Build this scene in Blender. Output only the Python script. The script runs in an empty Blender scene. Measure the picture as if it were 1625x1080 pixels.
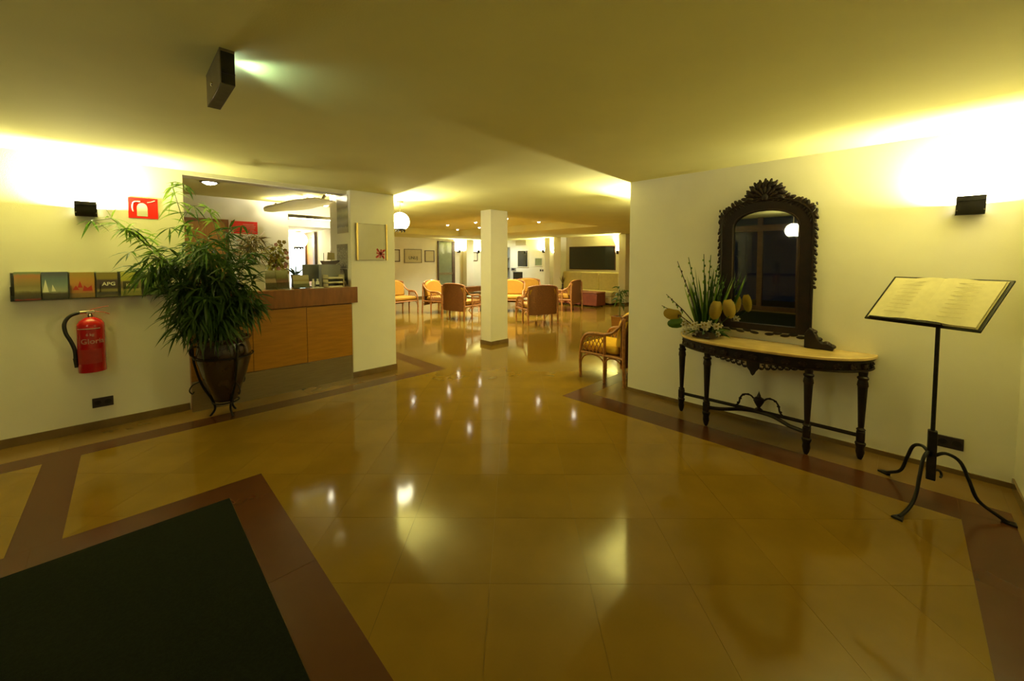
import bpy, bmesh, math, random
from math import sin, cos, pi, radians as R, sqrt
from mathutils import Vector as V, Matrix
random.seed(7)
SC = bpy.context.scene
COL = SC.collection

# ------------------------------------------------------------------ camera, world, exposure
cam_d = bpy.data.cameras.new('camera')
cam = bpy.data.objects.new('camera', cam_d); COL.objects.link(cam)
cam.location = (0, 0, 1.55)
cam.rotation_euler = (R(90 - 2.7), 0, R(45.3 - 90))
cam_d.sensor_fit = 'HORIZONTAL'; cam_d.sensor_width = 36.0
cam_d.lens = 620.0 / 1625 * 36; cam_d.shift_y = -98.0 / 1625; cam_d.clip_start = 0.02
SC.camera = cam
w = bpy.data.worlds.new('night'); SC.world = w; w.use_nodes = True
w.node_tree.nodes['Background'].inputs[0].default_value = (0.004, 0.005, 0.008, 1)
w.node_tree.nodes['Background'].inputs[1].default_value = 1.0
SC.view_settings.view_transform = 'Standard'; SC.view_settings.look = 'None'
SC.view_settings.gamma = 1.0; SC.view_settings.use_curve_mapping = False
SC.view_settings.exposure = -0.22
SC.cycles.use_guiding = True; SC.cycles.use_surface_guiding = True; SC.cycles.guiding_training_samples = 32
SC.cycles.max_bounces = 10; SC.cycles.diffuse_bounces = 7; SC.cycles.glossy_bounces = 5
SC.cycles.caustics_reflective = False; SC.cycles.caustics_refractive = False
SC.cycles.sample_clamp_indirect = 4.0; SC.cycles.blur_glossy = 0.5
WARM = (1.0, 0.94, 0.58)
SCONCE_W = 118.0
SPOT_W = 265.0
GLOBE_E = 26.0
CEIL = 2.46
YL, XR = 5.19, 4.24

# ------------------------------------------------------------------ materials
MATS = {}
def mat(name, col, rough=0.5, metal=0.0, var=0.0, scale=8.0, bump=0.0, bscale=40.0, spec=0.5, coat=0.0, rnd=0.0,
        col2=None, emit=None, es=0.0, trans=0.0, stretch=None, bstr=0.3):
    if name in MATS: return MATS[name]
    m = bpy.data.materials.new(name); MATS[name] = m; m.use_nodes = True
    nt = m.node_tree; b = nt.nodes['Principled BSDF']; L = nt.links
    b.inputs['Base Color'].default_value = (*col, 1); b.inputs['Roughness'].default_value = rough
    b.inputs['Metallic'].default_value = metal; b.inputs['Specular IOR Level'].default_value = spec
    b.inputs['Coat Weight'].default_value = coat; b.inputs['Coat Roughness'].default_value = 0.04
    b.inputs['Transmission Weight'].default_value = trans
    if emit: b.inputs['Emission Color'].default_value = (*emit, 1); b.inputs['Emission Strength'].default_value = es
    tc = nt.nodes.new('ShaderNodeTexCoord'); src = tc.outputs['Object']
    if stretch:
        mp = nt.nodes.new('ShaderNodeMapping'); mp.inputs['Scale'].default_value = stretch
        L.new(src, mp.inputs['Vector']); src = mp.outputs['Vector']
    if var > 0 or col2:
        n = nt.nodes.new('ShaderNodeTexNoise'); n.inputs['Scale'].default_value = scale; n.inputs['Detail'].default_value = 5
        L.new(src, n.inputs['Vector'])
        cr = nt.nodes.new('ShaderNodeValToRGB'); cr.color_ramp.elements[0].position = 0.35; cr.color_ramp.elements[1].position = 0.68
        c2 = col2 or tuple(min(1, c * (1 + var)) for c in col); c1 = col if col2 else tuple(c * (1 - var) for c in col)
        cr.color_ramp.elements[0].color = (*c1, 1); cr.color_ramp.elements[1].color = (*c2, 1)
        L.new(n.outputs['Fac'], cr.inputs['Fac']); out = cr.outputs['Color']
        if rnd > 0:
            oi = nt.nodes.new('ShaderNodeObjectInfo'); hs = nt.nodes.new('ShaderNodeHueSaturation')
            mr = nt.nodes.new('ShaderNodeMapRange'); mr.inputs['To Min'].default_value = 1 - rnd; mr.inputs['To Max'].default_value = 1 + rnd
            L.new(oi.outputs['Random'], mr.inputs['Value']); L.new(mr.outputs['Result'], hs.inputs['Value'])
            L.new(out, hs.inputs['Color']); out = hs.outputs['Color']
        L.new(out, b.inputs['Base Color'])
    if bump > 0:
        n2 = nt.nodes.new('ShaderNodeTexNoise'); n2.inputs['Scale'].default_value = bscale; n2.inputs['Detail'].default_value = 3
        L.new(src, n2.inputs['Vector'])
        bp = nt.nodes.new('ShaderNodeBump'); bp.inputs['Strength'].default_value = bstr; bp.inputs['Distance'].default_value = bump
        L.new(n2.outputs['Fac'], bp.inputs['Height']); L.new(bp.outputs['Normal'], b.inputs['Normal'])
    return m

def pic(name, stops, axis='Z', distort=0.25, scale=9.0, rough=0.35):
    """flat print: colour bands along an axis of the sheet, broken up by noise"""
    if name in MATS: return MATS[name]
    m = bpy.data.materials.new(name); MATS[name] = m; m.use_nodes = True
    nt = m.node_tree; b = nt.nodes['Principled BSDF']; L = nt.links; b.inputs['Roughness'].default_value = rough
    tc = nt.nodes.new('ShaderNodeTexCoord'); sx = nt.nodes.new('ShaderNodeSeparateXYZ'); L.new(tc.outputs['Generated'], sx.inputs[0])
    n = nt.nodes.new('ShaderNodeTexNoise'); n.inputs['Scale'].default_value = scale; n.inputs['Detail'].default_value = 4
    L.new(tc.outputs['Generated'], n.inputs['Vector'])
    ma = nt.nodes.new('ShaderNodeMath'); ma.operation = 'MULTIPLY_ADD'; ma.inputs[1].default_value = distort
    L.new(n.outputs['Fac'], ma.inputs[0]); L.new(sx.outputs[axis], ma.inputs[2])
    sb = nt.nodes.new('ShaderNodeMath'); sb.operation = 'SUBTRACT'; sb.inputs[1].default_value = distort / 2; L.new(ma.outputs[0], sb.inputs[0])
    cr = nt.nodes.new('ShaderNodeValToRGB'); L.new(sb.outputs[0], cr.inputs['Fac'])
    e = cr.color_ramp.elements
    while len(e) < len(stops): e.new(0.5)
    for k, (p, c) in enumerate(stops): e[k].position = p; e[k].color = (*c, 1)
    L.new(cr.outputs['Color'], b.inputs['Base Color'])
    return m

mat('paint', (0.85, 0.82, 0.71), 0.75, var=0.02, scale=3, bump=0.002, bscale=180)
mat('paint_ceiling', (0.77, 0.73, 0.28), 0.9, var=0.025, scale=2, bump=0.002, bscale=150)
mat('tile', (0.172, 0.100, 0.012), 0.085, var=0.09, scale=3.0, rnd=0.05, spec=0.40)
mat('tile_band', (0.155, 0.088, 0.022), 0.17, var=0.05, scale=4.0, rnd=0.06, spec=0.40)
mat('red_stone', (0.066, 0.021, 0.007), 0.22, var=0.05, scale=6.0, rnd=0.08, spec=0.38)
mat('grout', (0.16, 0.095, 0.015), 0.8, var=0.1)
mat('skirting', (0.17, 0.105, 0.04), 0.2, var=0.15, scale=6, coat=0.2)
mat('mat_pile', (0.0065, 0.0085, 0.004), 0.95, spec=0.08, var=0.25, scale=90, bump=0.006, bscale=400)
mat('oak', (0.34, 0.14, 0.025), 0.35, var=0.16, scale=5, stretch=(1, 1, 9), coat=0.1)
mat('oak_panel', (0.36, 0.155, 0.010), 0.32, var=0.14, scale=4, stretch=(1, 1, 8), coat=0.15)
mat('oak_dark', (0.22, 0.075, 0.014), 0.3, var=0.15, scale=5, stretch=(6, 1, 1), coat=0.15)
mat('steel', (0.30, 0.24, 0.15), 0.32, metal=0.85, var=0.08, scale=5, stretch=(1, 1, 20))
mat('black_metal', (0.03, 0.028, 0.024), 0.42, metal=0.6, var=0.2, scale=20)
mat('bronze', (0.20, 0.17, 0.11), 0.35, metal=0.7, var=0.15, scale=20)
mat('iron', (0.018, 0.016, 0.014), 0.5, metal=0.7, var=0.3, scale=30, bump=0.003, bscale=60)
mat('mahogany', (0.011, 0.0045, 0.0025), 0.55, var=0.35, scale=14, spec=0.3, bump=0.003, bscale=50)
mat('mahogany_light', (0.019, 0.008, 0.004), 0.55, var=0.3, scale=14, spec=0.3)
mat('marble_top', (0.60, 0.42, 0.16), 0.15, var=0.12, scale=9, coat=0.3)
mat('mirror', (0.80, 0.82, 0.78), 0.015, metal=1.0, var=0.01)
mat('red_paint', (0.42, 0.008, 0.008), 0.22, var=0.04, scale=10, coat=0.4)
mat('red_label', (0.36, 0.022, 0.016), 0.5, var=0.08, scale=30)
mat('red_sign', (0.70, 0.015, 0.012), 0.35, var=0.03)
mat('white_plastic', (0.75, 0.74, 0.70), 0.4, var=0.02)
mat('rubber', (0.012, 0.012, 0.012), 0.5, var=0.2)
mat('chrome', (0.7, 0.66, 0.55), 0.15, metal=1.0, var=0.02)
mat('gold', (0.75, 0.55, 0.18), 0.3, metal=0.9, var=0.06)
mat('rattan', (0.36, 0.145, 0.035), 0.45, var=0.25, scale=25, coat=0.15)
mat('wicker', (0.18, 0.062, 0.012), 0.55, var=0.3, scale=60, bump=0.01, bscale=120, bstr=0.6)
mat('cushion', (0.35, 0.165, 0.004), 0.8, var=0.06, scale=12, bump=0.004, bscale=200)
mat('cushion_yellow', (0.72, 0.42, 0.03), 0.8, var=0.06, scale=12)
mat('sofa_fabric', (0.66, 0.58, 0.28), 0.85, var=0.05, scale=10, bump=0.003, bscale=200)
mat('stool_red', (0.20, 0.045, 0.018), 0.5, var=0.12, scale=10)
mat('pot_dark', (0.030, 0.016, 0.010), 0.25, var=0.35, scale=9, coat=0.3)
mat('soil', (0.02, 0.014, 0.01), 0.95, var=0.3, scale=50)
mat('leaf', (0.026, 0.066, 0.010), 0.42, col2=(0.075, 0.155, 0.026), scale=5)  # shade inside the lower bamboo mass is put into this darker green
mat('leaf_light', (0.16, 0.30, 0.05), 0.4, col2=(0.30, 0.45, 0.10), scale=7)  # brighter green; on the bamboo tips it carries the sconce light
mat('cane', (0.16, 0.17, 0.04), 0.4, var=0.2, scale=20)
mat('leaf_blue', (0.07, 0.15, 0.09), 0.4, col2=(0.16, 0.26, 0.15), scale=9)
mat('stalk_purple', (0.05, 0.03, 0.02), 0.5, var=0.3, scale=30)
mat('petal_white', (0.75, 0.70, 0.62), 0.6, var=0.08, scale=40)
mat('petal_yellow', (0.40, 0.27, 0.035), 0.45, var=0.12, scale=20)
mat('petal_pink', (0.55, 0.25, 0.22), 0.6, var=0.15, scale=40)
mat('ceramic', (0.62, 0.62, 0.55), 0.2, var=0.03, coat=0.3)
mat('page', (0.66, 0.60, 0.38), 0.7, var=0.04, scale=30)
mat('page_print', (0.57, 0.50, 0.30), 0.7, var=0.10, scale=120)
mat('door_orange', (0.50, 0.24, 0.06), 0.4, var=0.18, scale=4, stretch=(9, 1, 1))
mat('dark_wood', (0.06, 0.026, 0.014), 0.35, var=0.3, scale=8, stretch=(1, 1, 5), coat=0.2)
mat('night_glass', (0.012, 0.014, 0.012), 0.03, var=0.1, coat=0.5)
mat('frosted_glass', (0.20, 0.24, 0.17), 0.12, var=0.08, coat=0.4)
mat('grey_plastic', (0.30, 0.31, 0.31), 0.4, var=0.05)
mat('dark_plastic', (0.035, 0.025, 0.03), 0.35, var=0.1)
mat('paper', (0.72, 0.70, 0.60), 0.7, var=0.03)
mat('print_dark', (0.05, 0.045, 0.02), 0.6, var=0.1)
mat('mat_board', (0.55, 0.48, 0.27), 0.5, var=0.05)
mat('lamp_glass', (0.9, 0.88, 0.8), 0.3, var=0.01, emit=(1.0, 0.93, 0.58), es=GLOBE_E)
mat('bulb', (0.9, 0.88, 0.8), 0.3, var=0.01, emit=(1.0, 0.9, 0.6), es=60.0)
mat('spot_glass', (0.9, 0.9, 0.85), 0.3, var=0.01, emit=(1.0, 0.93, 0.72), es=45.0)
mat('cool_lamp', (0.9, 0.9, 0.9), 0.3, var=0.01, emit=(0.55, 0.80, 1.0), es=20.0)
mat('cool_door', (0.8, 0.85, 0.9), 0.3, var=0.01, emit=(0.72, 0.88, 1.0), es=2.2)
mat('canopy_white', (0.86, 0.84, 0.78), 0.5, var=0.01)
mat('tube_white', (0.9, 0.9, 0.9), 0.3, var=0.01, emit=(0.95, 1.0, 0.85), es=8.0)

def pane_mat():
    m = bpy.data.materials.new('clear_glass'); MATS['clear_glass'] = m; m.use_nodes = True
    nt = m.node_tree; nt.nodes.remove(nt.nodes['Principled BSDF']); o = nt.nodes['Material Output']
    g = nt.nodes.new('ShaderNodeBsdfGlossy'); g.inputs['Roughness'].default_value = 0.01
    t = nt.nodes.new('ShaderNodeBsdfTransparent'); t.inputs['Color'].default_value = (0.86, 0.9, 0.86, 1)
    f = nt.nodes.new('ShaderNodeFresnel'); f.inputs['IOR'].default_value = 1.5
    x = nt.nodes.new('ShaderNodeMixShader')
    for a, b_ in ((f.outputs[0], x.inputs[0]), (t.outputs[0], x.inputs[1]), (g.outputs[0], x.inputs[2]), (x.outputs[0], o.inputs['Surface'])): nt.links.new(a, b_)
pane_mat()
MATS['acrylic'] = MATS['clear_glass']
def translucent(name, col):
    m = MATS[name]; nt = m.node_tree; b = nt.nodes['Principled BSDF']; o = nt.nodes['Material Output']
    t = nt.nodes.new('ShaderNodeBsdfTranslucent'); t.inputs['Color'].default_value = (*col, 1)
    x = nt.nodes.new('ShaderNodeMixShader'); x.inputs[0].default_value = 0.72 if name == 'canopy_white' else 0.5
    nt.links.new(b.outputs[0], x.inputs[1]); nt.links.new(t.outputs[0], x.inputs[2]); nt.links.new(x.outputs[0], o.inputs['Surface'])
translucent('canopy_white', (.98, .95, .88))
for n_, c_ in (('leaf', (.055, .12, .015)), ('leaf_light', (.25, .40, .06)), ('petal_white', (.7, .65, .5)), ('petal_yellow', (.35, .24, .03))): translucent(n_, c_)

# ------------------------------------------------------------------ mesh builder
class MB:
    def __init__(s): s.v = []; s.f = []
    def add(s, vs, fs):
        n = len(s.v); s.v += [tuple(p) for p in vs]; s.f += [tuple(i + n for i in f) for f in fs]; return s
    def box(s, x0, x1, y0, y1, z0, z1, M=None):
        vs = [V((x, y, z)) for z in (z0, z1) for y in (y0, y1) for x in (x0, x1)]
        if M: vs = [M @ p for p in vs]
        return s.add(vs, [(0, 2, 3, 1), (4, 5, 7, 6), (0, 1, 5, 4), (2, 6, 7, 3), (0, 4, 6, 2), (1, 3, 7, 5)])
    def prism(s, poly, a0, a1, axis='z', M=None):
        def P(q, a): return V((q[0], q[1], a)) if axis == 'z' else V((q[0], a, q[1])) if axis == 'y' else V((a, q[0], q[1]))
        n = len(poly); vs = [P(q, a0) for q in poly] + [P(q, a1) for q in poly]
        if M: vs = [M @ p for p in vs]
        return s.add(vs, [tuple(range(n))[::-1], tuple(range(n, 2 * n))] + [(i, (i + 1) % n, n + (i + 1) % n, n + i) for i in range(n)])
    def tube(s, pts, r, seg=8, closed=False, flat=1.0):
        pts = [V(p) for p in pts]; n = len(pts); rs = r if isinstance(r, (list, tuple)) else [r] * n
        base = len(s.v); up = None
        for i, p in enumerate(pts):
            if closed: t = pts[(i + 1) % n] - pts[i - 1]
            else: t = pts[min(i + 1, n - 1)] - pts[max(i - 1, 0)]
            t.normalize()
            if up is None:
                up = t.orthogonal().normalized() if abs(t.z) > 0.95 else (V((0, 0, 1)) - t * t.z).normalized()
            else:
                up = up - t * up.dot(t); up = up.normalized() if up.length > 1e-6 else t.orthogonal().normalized()
            sd = t.cross(up)
            for k in range(seg):
                a = 2 * pi * k / seg; s.v.append(tuple(p + up * cos(a) * rs[i] * flat + sd * sin(a) * rs[i]))
        m = n if closed else n - 1
        for i in range(m):
            for k in range(seg):
                a = base + i * seg + k; b = base + i * seg + (k + 1) % seg
                c = base + ((i + 1) % n) * seg + (k + 1) % seg; d = base + ((i + 1) % n) * seg + k
                s.f.append((a, b, c, d))
        if not closed:
            s.f.append(tuple(base + k for k in range(seg))[::-1]); s.f.append(tuple(base + (n - 1) * seg + k for k in range(seg)))
        return s
    def lathe(s, prof, c=(0, 0, 0), seg=24, M=None):
        base = len(s.v); n = len(prof)
        for (r, z) in prof:
            for k in range(seg):
                a = 2 * pi * k / seg; p = V((c[0] + r * cos(a), c[1] + r * sin(a), c[2] + z))
                s.v.append(tuple(M @ p if M else p))
        for i in range(n - 1):
            for k in range(seg):
                s.f.append((base + i * seg + k, base + i * seg + (k + 1) % seg, base + (i + 1) * seg + (k + 1) % seg, base + (i + 1) * seg + k))
        if prof[0][0] > 1e-5: s.f.append(tuple(base + k for k in range(seg))[::-1])
        if prof[-1][0] > 1e-5: s.f.append(tuple(base + (n - 1) * seg + k for k in range(seg)))
        return s
    def ell(s, c, r, seg=10, rings=6, M=None):
        c = V(c); vs = []; fs = []
        for i in range(rings + 1):
            t = pi * i / rings
            for k in range(seg):
                a = 2 * pi * k / seg
                p = V((r[0] * sin(t) * cos(a), r[1] * sin(t) * sin(a), -r[2] * cos(t)))
                vs.append((M @ p if M else p) + c)
        for i in range(rings):
            for k in range(seg):
                fs.append((i * seg + k, i * seg + (k + 1) % seg, (i + 1) * seg + (k + 1) % seg, (i + 1) * seg + k))
        return s.add(vs, fs)
    def blade(s, p, d, ln, wd, droop=0.3, seg=4, clampf=None, prof=(0.15, 0.8, 1.0, 0.6, 0.0)):
        """one narrow leaf, folded along its midrib"""
        p = V(p); d = V(d).normalized(); sd = d.cross(V((0, 0, 1)))
        sd = sd.normalized() if sd.length > 0.05 else V((1, 0, 0))
        a = random.uniform(-0.9, 0.9); sd = (Matrix.Rotation(a, 3, d) @ sd); nrm = sd.cross(d)
        n = len(prof); vs = []; fs = []
        for i in range(n):
            t = i / (n - 1); q = p + d * ln * t + V((0, 0, -1)) * droop * ln * t * t
            h = wd / 2 * prof[i]
            vs += [q - sd * h + nrm * h * 0.3, q, q + sd * h + nrm * h * 0.3]
        if clampf: vs = [clampf(q) for q in vs]
        for i in range(n - 1):
            k = 3 * i; fs += [(k, k + 1, k + 4, k + 3), (k + 1, k + 2, k + 5, k + 4)]
        return s.add(vs, fs)
    def mesh(s, name, m, smooth=True, angle=40, recalc=True):
        me = bpy.data.meshes.new(name); me.from_pydata(s.v, [], s.f)
        if recalc:
            bm = bmesh.new(); bm.from_mesh(me)
            bmesh.ops.remove_doubles(bm, verts=bm.verts, dist=1e-6)
            bmesh.ops.recalc_face_normals(bm, faces=bm.faces); bm.to_mesh(me); bm.free()
        me.materials.append(MATS[m] if isinstance(m, str) else m)
        if smooth:
            me.polygons.foreach_set('use_smooth', [True] * len(me.polygons)); me.set_sharp_from_angle(angle=R(angle))
        me.update(); return me
    def build(s, name, m, parent=None, bevel=0.0, loc=None, rot=None, **kw):
        o = bpy.data.objects.new(name, s.mesh(name, m, **kw)); COL.objects.link(o)
        if parent: o.parent = parent
        if loc: o.location = loc
        if rot: o.rotation_euler = rot
        if bevel > 0:
            b = o.modifiers.new('bevel', 'BEVEL'); b.width = bevel; b.segments = 2; b.limit_method = 'ANGLE'; b.angle_limit = R(50)
        return o

def tag(o, label, cat=None, group=None, kind=None):
    if label: o['label'] = label
    if cat: o['category'] = cat
    if group: o['group'] = group
    if kind: o['kind'] = kind
    return o
def thing(name, label, cat, loc=(0, 0, 0), rz=0.0, group=None):
    o = bpy.data.objects.new(name, None); COL.objects.link(o); o.location = loc; o.rotation_euler = (0, 0, rz)
    o.empty_display_size = 0.1
    return tag(o, label, cat, group)
def struct(o, label=None): o['kind'] = 'structure'; (label and tag(o, label)); return o
def copy_tree(o, parent=None):
    c = o.copy(); COL.objects.link(c); c.parent = parent
    for ch in list(o.children): copy_tree(ch, c)
    return c
def lamp(name, kind, energy, loc, parent=None, color=WARM, size=0.05, rot=None, angle=None, blend=0.5):
    d = bpy.data.lights.new(name, kind); d.energy = energy; d.color = color
    if kind == 'AREA': d.shape = 'DISK'; d.size = size
    else: d.shadow_soft_size = size
    if kind == 'SPOT': d.spot_size = R(angle or 90); d.spot_blend = blend
    o = bpy.data.objects.new(name, d); COL.objects.link(o); o.location = loc
    if rot: o.rotation_euler = rot
    if parent: o.parent = parent
    return o
def text(name, s, size, m, parent, loc, rot=(R(90), 0, 0), depth=0.0006, bold=0.0, sx=1.0):
    cu = bpy.data.curves.new(name, 'FONT'); cu.body = s; cu.size = size; cu.extrude = depth; cu.offset = bold
    cu.align_x = 'CENTER'; cu.align_y = 'CENTER'; cu.resolution_u = 3
    t = bpy.data.objects.new(name, cu); COL.objects.link(t)
    dg = bpy.context.evaluated_depsgraph_get(); me = bpy.data.meshes.new_from_object(t.evaluated_get(dg))
    bpy.data.objects.remove(t); bpy.data.curves.remove(cu)
    me.materials.clear(); me.materials.append(MATS[m])
    o = bpy.data.objects.new(name, me); COL.objects.link(o); o.parent = parent; o.location = loc; o.rotation_euler = rot; o.scale = (sx, 1, 1)
    return o
def arc(cx, cy, r, a0, a1, n=8): return [(cx + r * cos(R(a0 + (a1 - a0) * i / n)), cy + r * sin(R(a0 + (a1 - a0) * i / n))) for i in range(n + 1)]
def smooth_path(pts, sub=5):
    """Catmull-Rom through points"""
    P = [V(p) for p in pts]; out = []
    for i in range(len(P) - 1):
        a = P[max(i - 1, 0)]; b = P[i]; c = P[i + 1]; d = P[min(i + 2, len(P) - 1)]
        for k in range(sub):
            t = k / sub
            out.append(0.5 * ((2 * b) + (c - a) * t + (2 * a - 5 * b + 4 * c - d) * t * t + (3 * b - a - 3 * c + d) * t ** 3))
    out.append(P[-1]); return out

# ================================================================== STRUCTURE
def wall(name, boxes, m='paint'):
    b = MB()
    for q in boxes: b.box(*q)
    return struct(b.build(name, m, smooth=False))
wall('wall_left', [(-3.6, 0.44, YL, YL + 0.2, 0, CEIL)])
wall('wall_right', [(XR, 12.6, -0.56, 2.31, 0, CEIL)])
wall('wall_south', [(-3.6, 12.8, -0.76, -0.56, 0, CEIL)])
wall('wall_far_left', [(2.6, 12.8, 14.0, 14.2, 0, CEIL)])
wall('wall_far_right', [(12.6, 12.8, -0.56, 14.0, 0, CEIL)])
wall('wall_lobby_left', [(2.6, 2.71, 5.8, 14.0, 0, CEIL)])
wall('wall_reception_back', [(-1.5, 1.88, 7.0, 7.15, 0, CEIL), (1.88, 2.6, 7.0, 7.08, 2.30, CEIL)])
wall('wall_reception_side', [(-1.6, -1.5, YL + 0.2, 7.15, 0, CEIL)])
wall('wall_passage_end', [(1.7, 2.6, 8.5, 8.6, 0, CEIL), (1.78, 1.88, 7.15, 8.5, 0, CEIL)])
struct(MB().box(1.88, 2.6, 7.0, 8.5, 2.10, 2.20).build('trim_1', 'paint', smooth=False))
struct(MB().box(0.44, 2.09, YL, YL + 0.2, 2.415, CEIL).build('trim_2', 'paint', smooth=False))

# ceiling with raised rectangular recess
RX0, RX1, RY0, RY1, RZ = 5.25, 9.05, 5.85, 12.0, 2.67
c = MB()
c.box(-3.8, RX0, -0.8, 14.2, CEIL, RZ + 0.1).box(RX1, 12.8, -0.8, 14.2, CEIL, RZ + 0.1)
c.box(RX0, RX1, -0.8, RY0, CEIL, RZ + 0.1).box(RX0, RX1, RY1, 14.2, CEIL, RZ + 0.1).box(RX0, RX1, RY0, RY1, RZ, RZ + 0.1)
struct(c.build('ceiling', 'paint_ceiling', smooth=False, recalc=False))

# ---- floor: grout slab, diagonal tiles, red stone borders, brown margin
floor = struct(MB().box(-3.8, 12.8, -0.8, 14.2, -0.15, -0.003).build('floor', 'grout', smooth=False))
FIELD = [(0.654, 3.51, -0.28, 4.58), (-0.3, 0.654, 3.26, 4.58), (3.51, 12.6, 2.73, 4.58), (3.22, 12.6, 4.58, 14.0), (-3.6, -0.5, 3.26, 4.58), (-3.6, 0.654, -0.28, 0.2)]
def clip(poly, r):
    for ax, val, sg in ((0, r[0], 1), (0, r[1], -1), (1, r[2], 1), (1, r[3], -1)):
        out = []
        for i in range(len(poly)):
            a, b = poly[i - 1], poly[i]; da, db = (a[ax] - val) * sg, (b[ax] - val) * sg
            if da * db < 0:
                t = da / (da - db); out.append((a[0] + (b[0] - a[0]) * t, a[1] + (b[1] - a[1]) * t))
            if db >= 0: out.append(b)
        poly = out
        if len(poly) < 3: return []
    return poly
def area(p): return abs(sum(p[i - 1][0] * p[i][1] - p[i][0] * p[i - 1][1] for i in range(len(p)))) / 2
PIT = 0.678; HG = 0.0009
tiles = []
for k in range(-60, 60):
    for m_ in range(-60, 80):
        s0 = -1.52 + PIT * k; t0 = 3.23 + PIT * m_
        cs = [(s0 + HG, t0 + HG), (s0 + PIT - HG, t0 + HG), (s0 + PIT - HG, t0 + PIT - HG), (s0 + HG, t0 + PIT - HG)]
        poly = [((t + s) / 2, (t - s) / 2) for s, t in cs]
        if poly[2][0] < -3.7 or poly[0][0] > 12.7 or max(q[1] for q in poly) < -0.4 or min(q[1] for q in poly) > 14.1: continue
        cl = [clip(poly, r) for r in FIELD]; cl = [q for q in cl if len(q) >= 3 and area(q) > 1e-4]
        if not cl: continue
        full = len(cl) == 1 and area(cl[0]) > area(poly) * 0.9999
        cx = (poly[0][0] + poly[2][0]) / 2; cy = (poly[0][1] + poly[2][1]) / 2
        d = 0.70 * cx + 0.71 * cy; l = 0.71 * cx - 0.70 * cy
        vis = d > 0.9 and abs(l) < d * 1.4 + 0.4
        if vis and cx > 4.3 and cy < 0.5 * cx: vis = False
        tiles.append((d if vis else 50 + d, full, cl, (cx, cy), poly))
tiles.sort(key=lambda t: t[0])
full_me = None; rest = MB()
for i, (d, full, cl, (cx, cy), poly) in enumerate(tiles):
    if i < 300:
        if full:
            if full_me is None:
                full_me = MB().prism([(q[0] - cx, q[1] - cy) for q in poly], -0.004, 0.0).mesh('tile', 'tile', smooth=False)
            o = bpy.data.objects.new('tile', full_me); COL.objects.link(o); o.parent = floor; o.location = (cx, cy, 0)
        else:
            b = MB()
            for q in cl: b.prism([(p[0] - cx, p[1] - cy) for p in q], -0.004, 0.0)
            b.build('tile', 'tile', floor, loc=(cx, cy, 0), smooth=False)
    else:
        for q in cl: rest.prism(q, -0.004, 0.0)
tag(rest.build('tile_field', 'tile', floor, smooth=False, recalc=False), None, kind='stuff')
def strip(name, m, x0, x1, y0, y1, step):
    """a run of stones laid end to end"""
    lx, ly = x1 - x0, y1 - y0; n = max(1, round(max(lx, ly) / step))
    for i in range(n):
        if lx >= ly: q = (x0 + lx * i / n + HG / 2, x0 + lx * (i + 1) / n - HG / 2, y0 + HG / 2, y1 - HG / 2)
        else: q = (x0 + HG / 2, x1 - HG / 2, y0 + ly * i / n + HG / 2, y0 + ly * (i + 1) / n - HG / 2)
        cx, cy = (q[0] + q[1]) / 2, (q[2] + q[3]) / 2
        MB().box(q[0] - cx, q[1] - cx, q[2] - cy, q[3] - cy, -0.004, 0).build(name, m, floor, loc=(cx, cy, 0), smooth=False)
for q in [(3.51, 3.81, -0.28, 2.53), (3.51, 12.6, 2.53, 2.73), (-3.6, 3.81, -0.5, -0.28), (-3.6, 3.0, 4.58, 4.80), (3.0, 3.22, 4.58, 14.0),
          (-0.5, -0.3, 3.26, 4.58), (0.436, 0.654, 0.2, 3.06), (-3.6, 0.654, 3.06, 3.26), (-3.6, 0.436, 0.2, 0.4)]:
    strip('border_stone', 'red_stone', *q, 0.95)
for q in [(3.81, XR, -0.5, 2.53), (XR, 12.6, 2.31, 2.53), (-3.6, 3.81, -0.56, -0.5), (3.81, XR, -0.56, -0.5), (-3.6, 2.09, 4.80, 5.08), (2.09, 3.0, 4.80, 5.09), (2.71, 3.0, 5.09, 14.0), (-3.6, 0.44, 5.08, YL)]:
    strip('margin_stone', 'tile_band', *q, 0.62)
# skirting
def skirt(name, q): struct(MB().box(*q, 0, 0.075).build(name, 'skirting', smooth=False, bevel=0.002))
skirt('baseboard_left', (-3.6, 0.43, YL - 0.012, YL))
struct(MB().box(XR - 0.01, XR, -0.56, 2.32, 0, 0.035).build('baseboard_right', 'skirting', smooth=False))
skirt('baseboard_lobby_right', (XR, 12.6, 2.31, 2.322))
skirt('baseboard_south', (-3.6, XR - 0.012, -0.56, -0.548))
skirt('baseboard_far_left', (2.71, 12.6, 13.988, 14.0))
skirt('baseboard_far_right', (12.588, 12.6, 2.33, 13.98))

# ---- entrance: brown framed glass wall behind the viewer (seen in the mirror)
ent = struct(thing('door_1', 'dark brown framed glass entrance wall facing the night', None, (-3.6, 0, 0)))
for y in (-0.5, 0.7, 1.9, 2.75, 3.6, 4.4, 5.13):
    MB().box(-0.06, 0.06, y - 0.06, y + 0.06, 0, CEIL).build('post', 'dark_wood', ent, bevel=0.004)
MB().box(-0.07, 0.07, -0.56, YL, 2.10, 2.26).build('beam', 'dark_wood', ent, bevel=0.004)
MB().box(-0.05, 0.05, -0.56, YL, 0, 0.12).build('sill', 'dark_wood', ent, bevel=0.004)
for a, b_ in zip((-0.44, 0.76, 1.96, 2.81, 3.66, 4.46), (0.64, 1.84, 2.69, 3.54, 4.34, 5.07)):
    MB().box(-0.006, 0.006, a, b_, 0.12, 2.10).build('pane', 'clear_glass', ent, smooth=False)
    MB().box(-0.006, 0.006, a, b_, 2.26, CEIL).build('pane', 'clear_glass', ent, smooth=False)
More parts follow.
